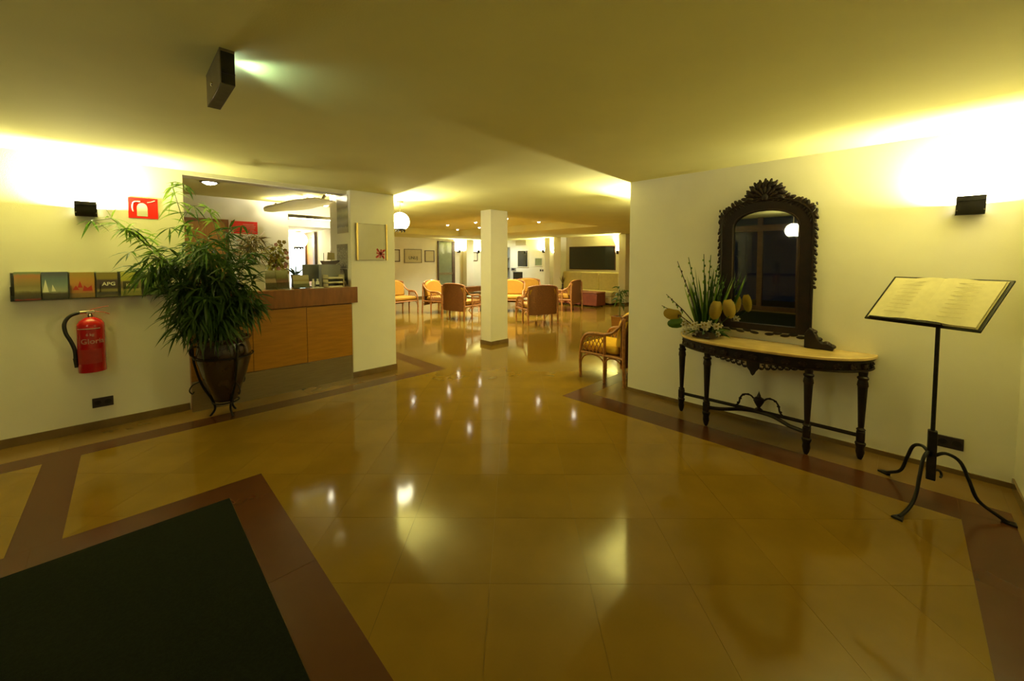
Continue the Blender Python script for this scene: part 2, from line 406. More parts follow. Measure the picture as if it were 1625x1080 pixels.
struct(MB().box(-7.0, -3.8, -3.0, 8.0, -0.25, -0.12).build('floor_outside', 'grout', smooth=False))

# entrance mat
t = MB().box(-3.3, 0.434, 0.402, 3.058, -0.003, 0.004)
tag(t.build('entrance_mat', 'mat_pile', bevel=0.002), 'dark green fibre entrance mat set into the red stone frame', 'mat')

# ================================================================== PILLARS
def column(name, label, x0, x1, y0, y1):
    t = thing(name, label, 'column', ((x0 + x1) / 2, (y0 + y1) / 2, 0)); hx, hy = (x1 - x0) / 2, (y1 - y0) / 2
    MB().box(-hx, hx, -hy, hy, 0.0, CEIL - 0.001).build('shaft', 'paint', t, bevel=0.006)
    MB().box(-hx - .012, hx + .012, -hy - .012, hy + .012, 0.0, 0.075).build('skirting', 'skirting', t, bevel=0.002)
    return t
column('pillar', 'wide cream pillar at the end of the reception counter', 2.09, 2.71, 5.09, 5.79)
column('column', 'square cream column standing alone in the middle of the lobby', 4.67, 5.09, 5.26, 5.54)
column('column', 'slim cream column beside the glass door in the far lobby wall', 10.75, 11.15, 13.72, 13.985)
column('column', 'cream pilaster between two sconces beside the pale sofa', 12.22, 12.585, 9.62, 9.98)
column('column', 'cream pilaster beside the framed notice and wall switches', 12.3, 12.585, 10.25, 10.52)
column('column', 'cream pilaster at the plant end of the pale sofa', 12.3, 12.585, 6.85, 7.12)

# ================================================================== SCONCES
def sconce(loc, rz, label, power=SCONCE_W):
    t = thing('wall_sconce', label, 'wall lamp', loc, rz)
    MB().box(-.06, .06, -.012, 0, .005, .12).build('backplate', 'black_metal', t, bevel=.002)
    pr_ = [(-.055, .0), (-.075, .02), (-.085, .06), (-.092, .092), (-.105, .094), (-.108, .126), (-.098, .126), (-.096, .10), (-.084, .096), (-.077, .06), (-.067, .024), (-.05, .008)]
    MB().prism(pr_, -.068, .068, 'x').build('visor', 'black_metal', t)
    MB().box(-.068, .068, -.056, -.012, 0, .007).build('tray', 'black_metal', t)
    for s in (-1, 1):
        MB().tube([(s * .062, -.012, .02), (s * .062, -.08, .03)], .004, 6).build('bracket', 'bronze', t)
    MB().ell((0, -.042, .060), (.05, .010, .010), 10, 6).build('lamp_tube', 'bulb', t)
    l_ = lamp('sconce_light', 'AREA', power, (0, -.042, .075), t, WARM, .12, (R(180), 0, 0)); l_.data.shape = 'RECTANGLE'; l_.data.size = .12; l_.data.size_y = .04
    return t
sconce((-.23, YL, 1.94), 0, 'black metal uplight sconce on the wall above the fire extinguisher')
sconce((XR, -.295, 1.868), R(-90), 'black metal uplight sconce on the wall above the music stand', SCONCE_W * 0.60)
sconce((2.71, 5.50, 1.90), R(90), 'black uplight sconce on the lobby side of the reception pillar', SCONCE_W * 1.45)
sconce((5.0, 2.31, 1.90), R(180), 'black uplight sconce on the wall above the rattan armchair', SCONCE_W * 1.45)
sconce((10.5, 14.0, 1.88), 0, 'small dark uplight sconce between the glass door and the slim column')
sconce((11.6, 14.0, 1.88), 0, 'small dark uplight sconce on the far wall beside the hanging picture')
sconce((12.6, 10.78, 1.86), R(-90), 'dark uplight sconce above the framed notice on the far wall')
sconce((12.6, 10.12, 1.78), R(-90), 'dark uplight sconce in the gap between two pilasters')
sconce((12.6, 7.28, 1.77), R(-90), 'dark uplight sconce beside the black window over the sofa')

# ================================================================== LEFT WALL
# fire extinguisher
t = thing('fire_extinguisher', 'red fire extinguisher with black hose hanging on the wall under the leaflets', 'extinguisher', (-.236, YL - .105, .565))
MB().lathe([(.0, 0), (.078, 0), (.083, .006), (.083, .03), (.088, .035), (.088, .40), (.085, .425), (.068, .455), (.04, .475), (.026, .482), (.0, .483)], seg=28).build('cylinder', 'red_paint', t)
MB().lathe([(.0865, .0), (.0885, .0), (.0885, .05), (.0865, .05)], seg=28).build('foot_ring', 'red_paint', t)
MB().lathe([(.02, .478), (.02, .50), (.014, .505), (.014, .525), (.0, .526)], seg=14).build('neck', 'chrome', t)
MB().box(-.022, .03, -.014, .014, .515, .54).build('valve', 'chrome', t, bevel=.003)
hd = thing('handle', None, None); hd.parent = t
MB().tube(smooth_path([(-.01, 0, .535), (.03, 0, .555), (.075, 0, .565), (.115, 0, .572)]), .006, 8, flat=.5).build('upper_lever', 'red_label', hd)
MB().tube(smooth_path([(.0, 0, .53), (.04, 0, .528), (.085, 0, .518), (.12, 0, .50)]), .006, 8, flat=.5).build('lower_lever', 'red_label', hd)
MB().tube(smooth_path([(-.02, 0, .528), (-.065, -.005, .525), (-.12, -.01, .50), (-.152, -.012, .44), (-.148, -.01, .36), (-.12, -.01, .28), (-.10, -.01, .20), (-.098, -.01, .12)]), .0135, 10).build('hose', 'rubber', t)
MB().tube([(-.098, -.01, .13), (-.095, -.01, .05)], [.017, .012], 10).build('nozzle', 'rubber', t)
MB().tube([(-.022, 0, .528), (-.06, -.004, .526)], .016, 10).build('hose_ferrule', 'chrome', t)
def curved_label(r, a0, a1, z0, z1):
    b = MB(); n = 10
    for i in range(n + 1):
        a = R(a0 + (a1 - a0) * i / n); b.v += [(r * cos(a), r * sin(a), z0), (r * cos(a), r * sin(a), z1), ((r - .003) * cos(a), (r - .003) * sin(a), z1), ((r - .003) * cos(a), (r - .003) * sin(a), z0)]
    for i in range(n):
        for k in range(4): b.f.append((4 * i + k, 4 * i + (k + 1) % 4, 4 * i + 4 + (k + 1) % 4, 4 * i + 4 + k))
    b.f += [(0, 1, 2, 3), (4 * n + 3, 4 * n + 2, 4 * n + 1, 4 * n)]; return b
lb = curved_label(.0892, 205, 315, .08, .205).build('instruction_label', 'red_label', t)
curved_label(.0895, 210, 312, .385, .389).build('pale_line', 'paper', t)
def bent_text(s, size, m, z, amid, parent, r=.0896):
    o = text('lettering', s, size, m, parent, (0, 0, 0), rot=(0, 0, 0), bold=.0012)
    for v in o.data.vertices:
        a = R(amid) + v.co.x / r; rr = r + v.co.z * .3; zz = v.co.y + z
        v.co = (rr * cos(a), rr * sin(a), zz)
    return o
bent_text('Gloria', .062, 'petal_pink', .275, 278, t)
bent_text('6 kg', .03, 'petal_pink', .335, 268, t)
MB().box(-.03, .03, .07, .105, .30, .45).build('wall_bracket', 'red_paint', t)

# fire safety sign: red square with white extinguisher emblem
t = thing('fire_sign', 'square red fire equipment sign with white pictogram beside the bamboo tips', 'sign', (.142, YL, 1.952))
MB().box(-.104, .104, -.004, 0, 0, .195).build('plate', 'red_sign', t, bevel=.001)
cap = [(x, z) for x, z in arc(.0, .10, .062, 0, 180, 12)]
MB().prism([(-.045, .02), (.03, .02), (.03, .10)] + [(x * .8 - .008, z) for x, z in arc(.0, .10, .046, 0, 180, 10)] + [(-.045, .10)], -.006, -.004, 'y').build('white_cylinder', 'white_plastic', t)
MB().tube(smooth_path([(.03, -.006, .155), (.055, -.006, .16), (.085, -.006, .175)]), .004, 6).build('white_lever', 'white_plastic', t)
MB().tube(smooth_path([(-.02, -.006, .16), (-.065, -.006, .15), (-.075, -.006, .10), (-.07, -.006, .06)]), .005, 6).build('white_hose', 'white_plastic', t)

# leaflet rack
t = thing('leaflet_rack', 'long clear acrylic leaflet rack on the wall above the extinguisher', 'rack', (-.18, YL, 1.212))
MB().box(-.495, .50, -.006, 0, 0, .235).build('back_sheet', 'acrylic', t)
MB().box(-.495, .50, -.052, -.006, 0, .005).build('shelf', 'acrylic', t)
MB().box(-.495, .50, -.056, -.052, 0, .05).build('front_lip', 'acrylic', t)
for x in (-.495, -.33, -.165, .01, .165, .33, .496): MB().box(x, x + .004, -.052, -.006, .005, .12).build('divider', 'acrylic', t)
M_ = pic
LEAF = [
    (-.655, .140, .235, pic('print_garden', [(0, (.45, .02, .01)), (.06, (.06, .04, .02)), (.25, (.10, .08, .03)), (.34, (.30, .26, .12)), (.5, (.22, .18, .07)), (.72, (.32, .20, .07)), (.86, (.40, .17, .07)), (.95, (.16, .22, .12))], distort=.12, scale=5), 'leaflet with a red foot and a brown garden photo'),
    (-.510, .148, .232, pic('print_sailing', [(0, (.03, .02, .015)), (.2, (.07, .05, .03)), (.28, (.30, .32, .24)), (.5, (.17, .22, .22)), (.75, (.10, .14, .18)), (.92, (.07, .08, .12))], distort=.10, scale=4), 'leaflet with white sails under a blue sky'),
    (-.350, .148, .226, pic('print_orange', [(0, (.32, .17, .04)), (.4, (.38, .16, .05)), (.6, (.42, .20, .05)), (1, (.32, .22, .05))], distort=.3, scale=6), 'orange leaflet with a red drawing of rooftops'),
    (-.190, .135, .222, pic('print_olive', [(0, (.20, .15, .05)), (.15, (.05, .035, .05)), (.27, (.26, .22, .08)), (.36, (.05, .035, .035)), (.68, (.06, .04, .05)), (.74, (.22, .17, .04)), (1, (.20, .16, .05))], distort=.03, scale=4), 'olive leaflet with a black block of white lettering'),
    (-.035, .138, .225, pic('print_lime', [(0, (.34, .28, .05)), (.28, (.30, .26, .08)), (.34, (.16, .12, .07)), (.58, (.20, .15, .09)), (.66, (.36, .36, .05)), (1, (.44, .42, .10))], distort=.05, scale=5), 'lime yellow leaflet with a small dark photo'),
    (.125, .140, .222, pic('print_green', [(0, (.08, .12, .05)), (.4, (.14, .22, .06)), (.7, (.22, .30, .10)), (1, (.30, .34, .14))], distort=.5, scale=7), 'green leaflet with a leafy photo beside the bamboo'),
]
for x, wd, h, m_, lab in LEAF:
    o = thing('leaflet', lab + ' in the wall rack', 'leaflet', (x + wd / 2, YL - .03, 1.217), 0, 'leaflets in the wall rack')
    o.rotation_euler = (R(-3), 0, 0)
    MB().box(-wd / 2, wd / 2, -.006, .004, 0, h).build('cover', m_, o)
    MB().box(-wd / 2 + .002, wd / 2 - .002, .0045, .010, 0, h + .006).build('pages', 'paper', o)
    if 'sails' in lab:
        for p_ in ([(-.07, .06), (-.035, .06), (-.052, .17)], [(-.072, .06), (-.10 + .03, .06), (-.068, .15)], [(-.02, .065), (.005, .065), (-.014, .125)]): MB().prism(p_, -.0068, -.006, 'y').build('sail_print', 'paper', o)
    if 'rooftops' in lab:
        for p_ in ([(-.03, .09), (.0, .09), (-.015, .15)], [(-.06, .07), (-.02, .07), (-.04, .11)], [(.0, .06), (.06, .06), (.055, .11), (.03, .085), (.01, .11)]): MB().prism(p_, -.0068, -.006, 'y').build('rooftop_print', 'red_label', o)
    if 'lettering' in lab: text('lettering', 'APG', .045, 'paper', o, (.01, -.0068, .115), bold=.001)
    if 'small dark' in lab:
        MB().box(-.055, .05, -.0068, -.006, .065, .135).build('photo_print', 'print_dark', o); text('lettering', 'KEY', .04, 'mat_board', o, (0, -.0072, .10))

def socket(loc, rz, label):
    t = thing('wall_socket', label, 'socket', loc, rz)
    MB().box(-.068, .068, -.009, 0, 0, .088).build('plate', 'dark_plastic', t, bevel=.003)
    for x in (-.034, .034):
        MB().lathe([(.020, 0), (.024, 0), (.024, .003), (.020, .003), (.020, -.004)], seg=16, M=Matrix.Translation((x, -.010, .044)) @ Matrix.Rotation(R(90), 4, 'X')).build('outlet', 'black_metal', t)
socket((-.187, YL, .20), 0, 'dark double wall socket low on the wall below the extinguisher')
socket((XR, -.262, .178), R(-90), 'dark double wall socket low on the wall behind the music stand')

# ================================================================== BAMBOO IN URN
PX_, PY_ = .68, 4.80
t = thing('plant_stand', 'wrought iron three-legged stand holding the dark urn', 'stand', (PX_, PY_, 0))
for k in range(3):
    a = R(-75 + 120 * k); ca, sa = cos(a), sin(a)
    pts = [(.13 * ca, .13 * sa, .0), (.09 * ca, .09 * sa, .07), (.115 * ca, .115 * sa, .17), (.19 * ca, .19 * sa, .33), (.243 * ca, .243 * sa, .55), (.252 * ca, .252 * sa, .70), (.272 * ca, .272 * sa, .775), (.262 * ca, .262 * sa, .80)]
    MB().tube(smooth_path(pts), .0105, 8).build('leg', 'iron', t)
    q = [(.20 * ca, .20 * sa, .36), (.26 * ca, .26 * sa, .33), (.285 * ca, .285 * sa, .28), (.265 * ca, .265 * sa, .245), (.25 * ca, .25 * sa, .265)]
    MB().tube(smooth_path(q), .006, 6).build('scroll', 'iron', t)
MB().tube([(.243 * cos(R(k * 12)), .243 * sin(R(k * 12)), .60) for k in range(30)], .008, 6, closed=True).build('upper_ring', 'iron', t)
MB().tube([(.11 * cos(R(k * 15)), .11 * sin(R(k * 15)), .135) for k in range(24)], .008, 6, closed=True).build('lower_ring', 'iron', t)
t = thing('urn', 'dark glazed urn of bamboo in front of the reception counter', 'pot', (PX_, PY_, .143))
MB().lathe([(0, 0), (.085, 0), (.10, .015), (.135, .12), (.185, .27), (.222, .42), (.228, .50), (.215, .56), (.208, .59), (.222, .615), (.232, .63), (.228, .642), (.212, .64), (.20, .60), (.0, .59)], seg=36).build('bowl', 'pot_dark', t)
MB().lathe([(.0, .603), (.196, .602)], seg=24).build('soil', 'soil', t)
for k in range(3):
    a = R(45 + 120 * k + 15); ca, sa = cos(a), sin(a)
    MB().tube(smooth_path([(.223 * ca, .223 * sa, .46), (.262 * ca, .262 * sa, .50), (.262 * ca, .262 * sa, .56), (.215 * ca, .215 * sa, .575)]), .011, 8).build('lug', 'pot_dark', t)
t = thing('bamboo_plant', 'tall leafy bamboo spreading out of the dark urn', 'plant', (PX_, PY_, .746))
O = V((PX_, PY_, .746))
def clampb(q):
    w = q + O; lim = 4.965 if w.z < 1.27 else 5.12
    if w.x > .40 and w.x < 2.2 and w.z < 1.27: lim = 4.965
    if w.y > lim: w.y = lim - random.uniform(0, .03)
    return w - O
tips = [(.33, 4.74, 2.22), (-.07, 4.72, 1.90), (.08, 4.66, 1.80), (.44, 4.82, 1.88), (.60, 4.84, 2.06), (.18, 4.62, 1.62), (.92, 4.82, 1.62), (.74, 4.72, 1.86), (.55, 4.55, 1.75),
        (.30, 4.70, 1.45), (.36, 4.55, 1.32), (.95, 4.66, 1.40), (.20, 4.68, 1.30), (.66, 4.46, 1.5), (.85, 4.55, 1.55), (.48, 4.9, 1.62), (.5, 4.5, 1.2)]
fol = MB(); spray = []
for i, tp in enumerate(tips):
    a0 = random.uniform(0, 6.28); st = V((.09 * cos(a0), .09 * sin(a0), -.03)); e = V(tp) - O
    mid = st.lerp(e, .55) + V((random.uniform(-.03, .03), random.uniform(-.05, .02), .12 + .10 * (e.xy.length)))
    path = smooth_path([st, st.lerp(mid, .5) + V((0, 0, .05)), mid, e], 6)
    MB().tube([clampb(p) for p in path], [.007 - .0045 * k / len(path) for k in range(len(path))], 6).build('cane', 'cane', t)
    L_ = len(path)
    for k in range(int(L_ * .38), L_):
        for j in range(3 if k < L_ - 3 else 7):
            dd = V((random.gauss(0, 1), random.gauss(0, .8), random.uniform(-.9, .5))); dd += (e - st).normalized() * .5
            args = (clampb(path[k]), dd, random.uniform(.10, .19), random.uniform(.016, .026), random.uniform(.2, .7))
            if i <= 5 and k >= L_ - 4: spray.append(args)
            else: fol.blade(*args, clampf=clampb)
        # side twigs
        if i < 9 and k % 3 == 0:
            tw = clampb(path[k] + V((random.uniform(-.16, .12), random.uniform(-.14, .1), random.uniform(-.05, .06))))
            fol.tube([path[k], tw], .002, 4)
            for j in range(6): fol.blade(tw, (random.gauss(0, 1), random.gauss(0, .8), random.uniform(-1, .3)), random.uniform(.09, .17), random.uniform(.015, .024), random.uniform(.2, .7), clampf=clampb)
for n_, cc, rr in ((560, (.60, 4.72, 1.20), (.25, .20, .30)), (330, (.55, 4.68, .98), (.27, .20, .16)), (150, (.86, 4.70, 1.12), (.13, .14, .20)), (190, (.56, 4.76, 1.58), (.24, .16, .18)), (90, (.20, 4.70, 1.48), (.13, .12, .10)), (70, (.36, 4.66, 1.10), (.10, .14, .25))):
    for _ in range(int(n_ * 1.35)):
        u = V((random.gauss(0, 1), random.gauss(0, 1), random.gauss(0, 1))).normalized() * random.random() ** .4
        p = clampb(V((cc[0] + u.x * rr[0], cc[1] + u.y * rr[1], cc[2] + u.z * rr[2])) - O)
        d = V((u.x * 1.2 + random.gauss(0, .5), u.y * 1.2 + random.gauss(0, .5), -0.35 + random.gauss(0, .5)))
        fol.blade(p, d, random.uniform(.10, .20), random.uniform(.015, .025), random.uniform(.2, .7), clampf=clampb)
tag(fol.build('foliage', 'leaf', t, smooth=True, angle=80, recalc=False), None, kind='stuff')
for args in spray:
    MB().blade(*args, clampf=clampb).build('leaf', 'leaf_light', t, recalc=False, angle=80)

# ================================================================== RECEPTION COUNTER
t = thing('reception_counter', 'orange wood reception counter with a steel kick plate', 'counter', (1.27, 5.08, 0))
MB().box(-.83, .815, .006, .50, .0, 1.0).build('carcass', 'oak_dark', t)
for x0, x1 in ((-.828, -.292), (-.288, .263), (.267, .812)):
    MB().box(x0, x1, -.008, .005, .315, .985).build('panel', 'oak_panel', t, bevel=.002)
MB().box(-.828, .812, -.010, .005, .0, .308).build('kick_plate', 'steel', t, bevel=.001)
MB().box(-.83, .875, -.05, -.012, 1.0, 1.205).build('fascia', 'oak_dark', t, bevel=.003)
MB().box(-.83, .818, -.012, .56, 1.0, 1.205).build('worktop', 'oak', t, bevel=.003)
ZC = 1.205
# white square planter with a bushy plant
def bushy(name, label, loc, w_, h_, potm, n, rr, cz, leafm, ln=(.08, .16), wd=(.010, .018), cat='plant', stems=7, sq=True):
    t = thing(name, label, cat, loc)
    if sq:
        MB().prism([(-w_ * .45, -w_ * .45), (w_ * .45, -w_ * .45), (w_ * .45, w_ * .45), (-w_ * .45, w_ * .45)], 0, .01).build('pot_base', potm, t)
        b = MB(); a0, a1 = w_ * .45, w_ * .5; tt = .012
        for s0, s1, z0, z1 in ((a0, a1, .01, h_),):
            ring = lambda s, z: [(-s, -s, z), (s, -s, z), (s, s, z), (-s, s, z)]
            vs = ring(s0, z0) + ring(s1, z1) + ring(s1 - tt, z1) + ring(s0 - tt, z0); fs = []
            for q in range(3):
                for k in range(4): fs.append((q * 4 + k, q * 4 + (k + 1) % 4, (q + 1) * 4 + (k + 1) % 4, (q + 1) * 4 + k))
            fs += [tuple(12 + (k + 1) % 4 if j == 1 else j for j in ()) for k in range(0)]
            fs += [(0, 3, 2, 1), (12, 13, 14, 15)]; b.add(vs, fs)
        b.build('pot', potm, t, bevel=.003)
    else:
        MB().lathe([(0, 0), (w_ * .36, 0), (w_ * .42, .02), (w_ * .5, h_ * .85), (w_ * .5, h_), (w_ * .45, h_), (w_ * .43, h_ * .9), (0, h_ * .88)], seg=20).build('pot', potm, t)
    MB().box(-w_ * .42, w_ * .42, -w_ * .42, w_ * .42, h_ * .85, h_ * .9).build('soil', 'soil', t)
    f = MB()
    for k in range(stems):
        e = V((random.uniform(-1, 1) * rr[0] * .8, random.uniform(-1, 1) * rr[1] * .8, cz + random.uniform(-.2, 1) * rr[2]))
        MB().tube(smooth_path([(e.x * .15, e.y * .15, h_ * .85), (e.x * .4, e.y * .4, (h_ + e.z) / 2), e], 4), [.005, .0045, .004, .004, .0035, .003, .003, .0025, .002], 5).build('stem', 'cane', t)
    for _ in range(n):
        u = V((random.gauss(0, 1), random.gauss(0, 1), random.gauss(0, 1))).normalized() * random.random() ** .4
        f.blade((u.x * rr[0], u.y * rr[1], cz + u.z * rr[2]), (u.x + random.gauss(0, .5), u.y + random.gauss(0, .5), random.gauss(.0, .5)), random.uniform(*ln), random.uniform(*wd), random.uniform(.1, .6))
    tag(f.build('foliage', leafm, t, recalc=False, angle=80), None, kind='stuff'); return t
bushy('potted_plant', 'bushy reddish green plant in a pale square planter on the counter', (1.03, 5.30, ZC), .23, .30, 'ceramic', 340, (.13, .11, .17), .50, mat('leaf_russet', (.10, .12, .03), .45, col2=(.30, .17, .06), scale=9), stems=8)
t = bushy('flower_pot', 'yellow flowering orchid plant on the counter before the back wall', (1.34, 5.52, ZC), .12, .10, 'ceramic', 190, (.11, .08, .20), .36, mat('leaf_yellow', (.35, .38, .05), .45, col2=(.60, .52, .10), scale=9), ln=(.05, .11), wd=(.02, .034), sq=False)
for k in range(26):
    a = random.uniform(0, 6.28); p = V((random.uniform(-.09, .12), random.uniform(-.09, .05), random.uniform(.18, .58)))
    b = MB()
    for j in range(5):
        q = a + j * 1.257; b.ell(p + V((.014 * cos(q), -.004, .014 * sin(q))), (.012, .004, .012), 6, 4)
    b.build('blossom', 'petal_yellow' if k % 3 else 'petal_pink', t)
t = thing('leafy_plant', 'blue green strap leaved plant in a glass vase on the counter', 'plant', (1.56, 5.56, ZC))
MB().lathe([(0, 0), (.045, 0), (.05, .01), (.045, .10), (.055, .16), (.051, .16), (.041, .10), (.044, .014), (0, .012)], seg=18).build('vase', 'grey_plastic', t)
for k in range(14):
    a = k * 2.4; MB().blade((.01 * cos(a), .01 * sin(a), .14), (cos(a) * .6, sin(a) * .4, .9), random.uniform(.16, .26), .022, random.uniform(.2, .7)).build('leaf', 'leaf_blue', t, recalc=False, angle=80)

def holder(loc, w_, h_, m_, label, rz=0):
    t = thing('brochure_holder', label, 'holder', loc, rz)
    Rm = Matrix.Rotation(R(-14), 4, 'X')
    MB().box(-w_ / 2, w_ / 2, -.05, .05, 0, .006).build('foot', 'acrylic', t)
    MB().box(-w_ / 2, w_ / 2, -.004, 0, 0, h_, M=Matrix.Translation((0, 0, .004)) @ Rm).build('back_plate', 'acrylic', t)
    MB().box(-w_ / 2 + .004, w_ / 2 - .004, -.012, -.005, .004, h_ + .01, M=Matrix.Translation((0, 0, .004)) @ Rm).build('brochure', m_, t)
    MB().box(-w_ / 2, w_ / 2, -.020, -.016, 0, h_ * .35, M=Matrix.Translation((0, 0, .004)) @ Rm).build('front_plate', 'acrylic', t)
P1 = pic('print_coast', [(0, (.20, .10, .06)), (.12, (.32, .22, .13)), (.5, (.36, .27, .17)), (.6, (.10, .09, .04)), (.75, (.24, .24, .14)), (1, (.42, .42, .28))], distort=.1)
P2 = pic('print_town', [(0, (.36, .26, .16)), (.25, (.30, .14, .09)), (.45, (.16, .08, .05)), (.6, (.16, .16, .05)), (1, (.40, .40, .22))], distort=.25)
holder((1.205, 5.22, ZC), .115, .215, P1, 'small brochure holder with a beach photo beside the square planter')
holder((1.335, 5.25, ZC), .135, .215, P2, 'small brochure holder with a red roofed town photo on the counter')
P3 = pic('print_plain', [(0, (.42, .38, .24)), (.5, (.40, .37, .22)), (.58, (.30, .24, .10)), (.7, (.42, .39, .24)), (1, (.48, .44, .28))], distort=.08)
holder((1.525, 5.20, ZC), .185, .15, P3, 'low beige card holder in front of the strap leaved plant')
t = thing('flat_monitor', 'grey desk monitor standing at the pillar end of the counter', 'monitor', (1.77, 5.45, ZC), R(-8))
MB().box(-.09, .09, -.06, .07, 0, .012).build('base', 'grey_plastic', t, bevel=.003)
MB().box(-.02, .02, .03, .05, .012, .10).build('neck', 'grey_plastic', t)
MB().box(-.15, .10, .0, .03, .07, .29).build('screen_shell', 'grey_plastic', t, bevel=.004)
MB().box(-.142, .092, -.002, .0, .078, .282).build('rear_cover', mat('grey_blue', (.22, .24, .27), .45, var=.1), t)
t = thing('desk_tray', 'stack of beige letter trays beside the grey monitor on the counter', 'tray', (1.90, 5.17, ZC))
for k in range(3):
    MB().box(-.10, .10, -.07, .10, .055 * k, .055 * k + .006).box(-.10, -.094, -.07, .10, .055 * k, .055 * k + .05).box(.094, .10, -.07, .10, .055 * k, .055 * k + .05).build('tray', 'mat_board', t)
    MB().box(-.085, .085, -.06, .09, .055 * k + .007, .055 * k + .02).build('paper_stack', 'paper', t)
t = thing('model_ship', 'dark wooden model ship with pale sails on the trays by the pillar', 'ornament', (1.905, 5.33, ZC + .29))
MB().prism([(-.11, .05), (-.085, 0), (.075, 0), (.12, .035), (.12, .055), (.08, .05), (-.06, .045)], -.03, .03, 'y').build('hull', 'dark_wood', t, bevel=.004)
MB().tube([(-.07, 0, .04), (-.07, 0, .15)], .003, 6).build('mast', 'dark_wood', t)
MB().tube([(.02, 0, .04), (.02, 0, .18)], .003, 6).build('mast', 'dark_wood', t)
MB().prism([(-.03, .06), (.07, .06), (.065, .15), (-.02, .16)], -.006, .0, 'y').build('sail', 'mat_board', t)
MB().box(-.12, .12, -.05, .05, -.29, -.001).build('plinth', 'grey_plastic', t, bevel=.004)
for x, y, lab in ((1.655, 5.19, 'small white bottle beside the card holder on the counter'), (1.70, 5.17, 'small white bottle with a black band beside the letter trays')):
    t = thing('bottle', lab, 'bottle', (x, y, ZC))
    MB().lathe([(0, 0), (.018, 0), (.02, .004), (.02, .07), (.016, .082), (.008, .088), (.008, .094)], seg=14).build('body', 'white_plastic', t)
    MB().lathe([(.0, .094), (.011, .094), (.011, .112), (.0, .113)], seg=12).build('cap', 'white_plastic', t)
    if 'band' in lab: MB().lathe([(.0203, .02), (.0208, .02), (.0208, .045), (.0203, .045)], seg=14).build('band', 'rubber', t)
t = thing('note_pad', 'white note pad lying at the front edge of the counter', 'pad', (1.68, 5.10, ZC), R(8))
MB().box(-.06, .06, -.035, .035, 0, .006).build('backing', 'grey_plastic', t); MB().box(-.058, .058, -.033, .033, .006, .012).build('sheets', 'paper', t)
t = thing('visiting_card', 'small white card lying at the front edge of the counter', 'card', (1.36, 5.08, ZC), R(-10))
MB().box(-.045, .045, -.027, .027, 0, .0015).build('card_sheet', 'paper', t)

# ---- behind the counter
t = struct(thing('door_2', 'orange wooden door in the back wall of the reception', None, (.80, 7.0, 0)))
MB().box(-.27, .27, -.02, -.001, 0, 2.10).build('leaf', 'door_orange', t, bevel=.003)
for x in (-.29, .25): MB().box(x, x + .04, -.035, -.001, 0, 2.14).build('frame', 'oak_dark', t)
MB().box(-.25, .25, -.035, -.001, 2.10, 2.14).build('frame', 'oak_dark', t)
MB().tube([(.19, -.02, 1.03), (.19, -.06, 1.03), (.09, -.06, 1.03)], .009, 8).build('handle', 'chrome', t)
t = thing('notice_sign', 'red rectangular notice with white lines on the reception back wall', 'sign', (1.29, 7.0, 1.945))
MB().box(-.165, .165, -.006, 0, 0, .185).build('plate', 'red_sign', t, bevel=.001)
for z, a, b_ in ((.135, -.02, .12), (.11, -.05, .14), (.085, .0, .13), (.055, -.03, .12), (.03, .02, .14)):
    MB().box(a, b_, -.0068, -.006, z, z + .010).build('white_line', 'petal_pink', t)
t = struct(thing('door_3', 'brightly lit bluish frosted glass door at the end of the passage', None, (2.44, 8.5, 0)))
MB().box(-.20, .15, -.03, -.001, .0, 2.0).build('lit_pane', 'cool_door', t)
MB().box(-.23, -.20, -.035, -.001, 0, 2.03).build('frame', 'white_plastic', t); MB().box(.15, .16, -.035, -.001, 0, 2.03).build('frame', 'white_plastic', t)
text('lettering', 'PRIVADO', .05, 'print_dark', t, (-.02, -.032, 1.87))
t = struct(thing('door_4', 'dark wooden door frame on the side wall of the passage', None, (2.6, 8.0, 0)))
MB().box(-.02, -.001, -.02, .40, 0, 1.99).build('leaf', 'door_orange', t)
MB().box(-.05, -.001, -.12, -.02, 0, 2.08).build('jamb', 'dark_wood', t); MB().box(-.05, -.001, .40, .46, 0, 2.08).build('jamb', 'dark_wood', t); MB().box(-.05, -.001, -.02, .40, 1.99, 2.08).build('head', 'dark_wood', t)
# passage cove strip light
t = thing('cove_light', 'glowing strip light on top of the passage soffit', 'lamp', (2.24, 7.05, 2.20))
MB().box(-.34, .34, -.02, .02, 0, .025).build('channel', 'white_plastic', t)
MB().tube([(-.33, 0, .035), (.33, 0, .035)], .009, 8).build('lamp_tube', mat('cove_tube', (.9, .88, .8), .3, var=.01, emit=(1, .86, .5), es=26.0), t)

def globe(loc, r, label, drop, col=True):
    t = thing('globe_lamp', label, 'lamp', loc)
    MB().ell((0, 0, 0), (r, r, r), 24, 14).build('globe', 'lamp_glass', t)
    MB().lathe([(0, -r * 1.0), (r * .45, -r * 1.0), (r * .55, -r * .90), (r * .62, -r * .80), (r * .50, -r * .88), (0, -r * .97)], seg=20).build('lower_ring', 'black_metal', t)
    for k in range(8):
        a = k * pi / 4; MB().tube([(r * .5 * cos(a), r * .5 * sin(a), -r * .9), (r * .5 * cos(a), r * .5 * sin(a), -r * 1.16)], r * .05, 6).build('fringe_pin', 'black_metal', t)
    MB().tube([(0, 0, r * .97), (0, 0, drop - .03)], .006, 8).build('stem', 'bronze', t)
    MB().lathe([(0, drop - .03), (.05, drop - .03), (.05, drop - .002), (0, drop - .002)], seg=16).build('ceiling_rose', 'bronze', t)
globe((3.03, 5.51, 2.145), .14, 'white glass globe pendant lamp beside the reception pillar', CEIL - 2.145)
globe((2.36, 8.15, 1.93), .15, 'white glass globe lamp hanging before the bright passage door', 2.10 - 1.93)

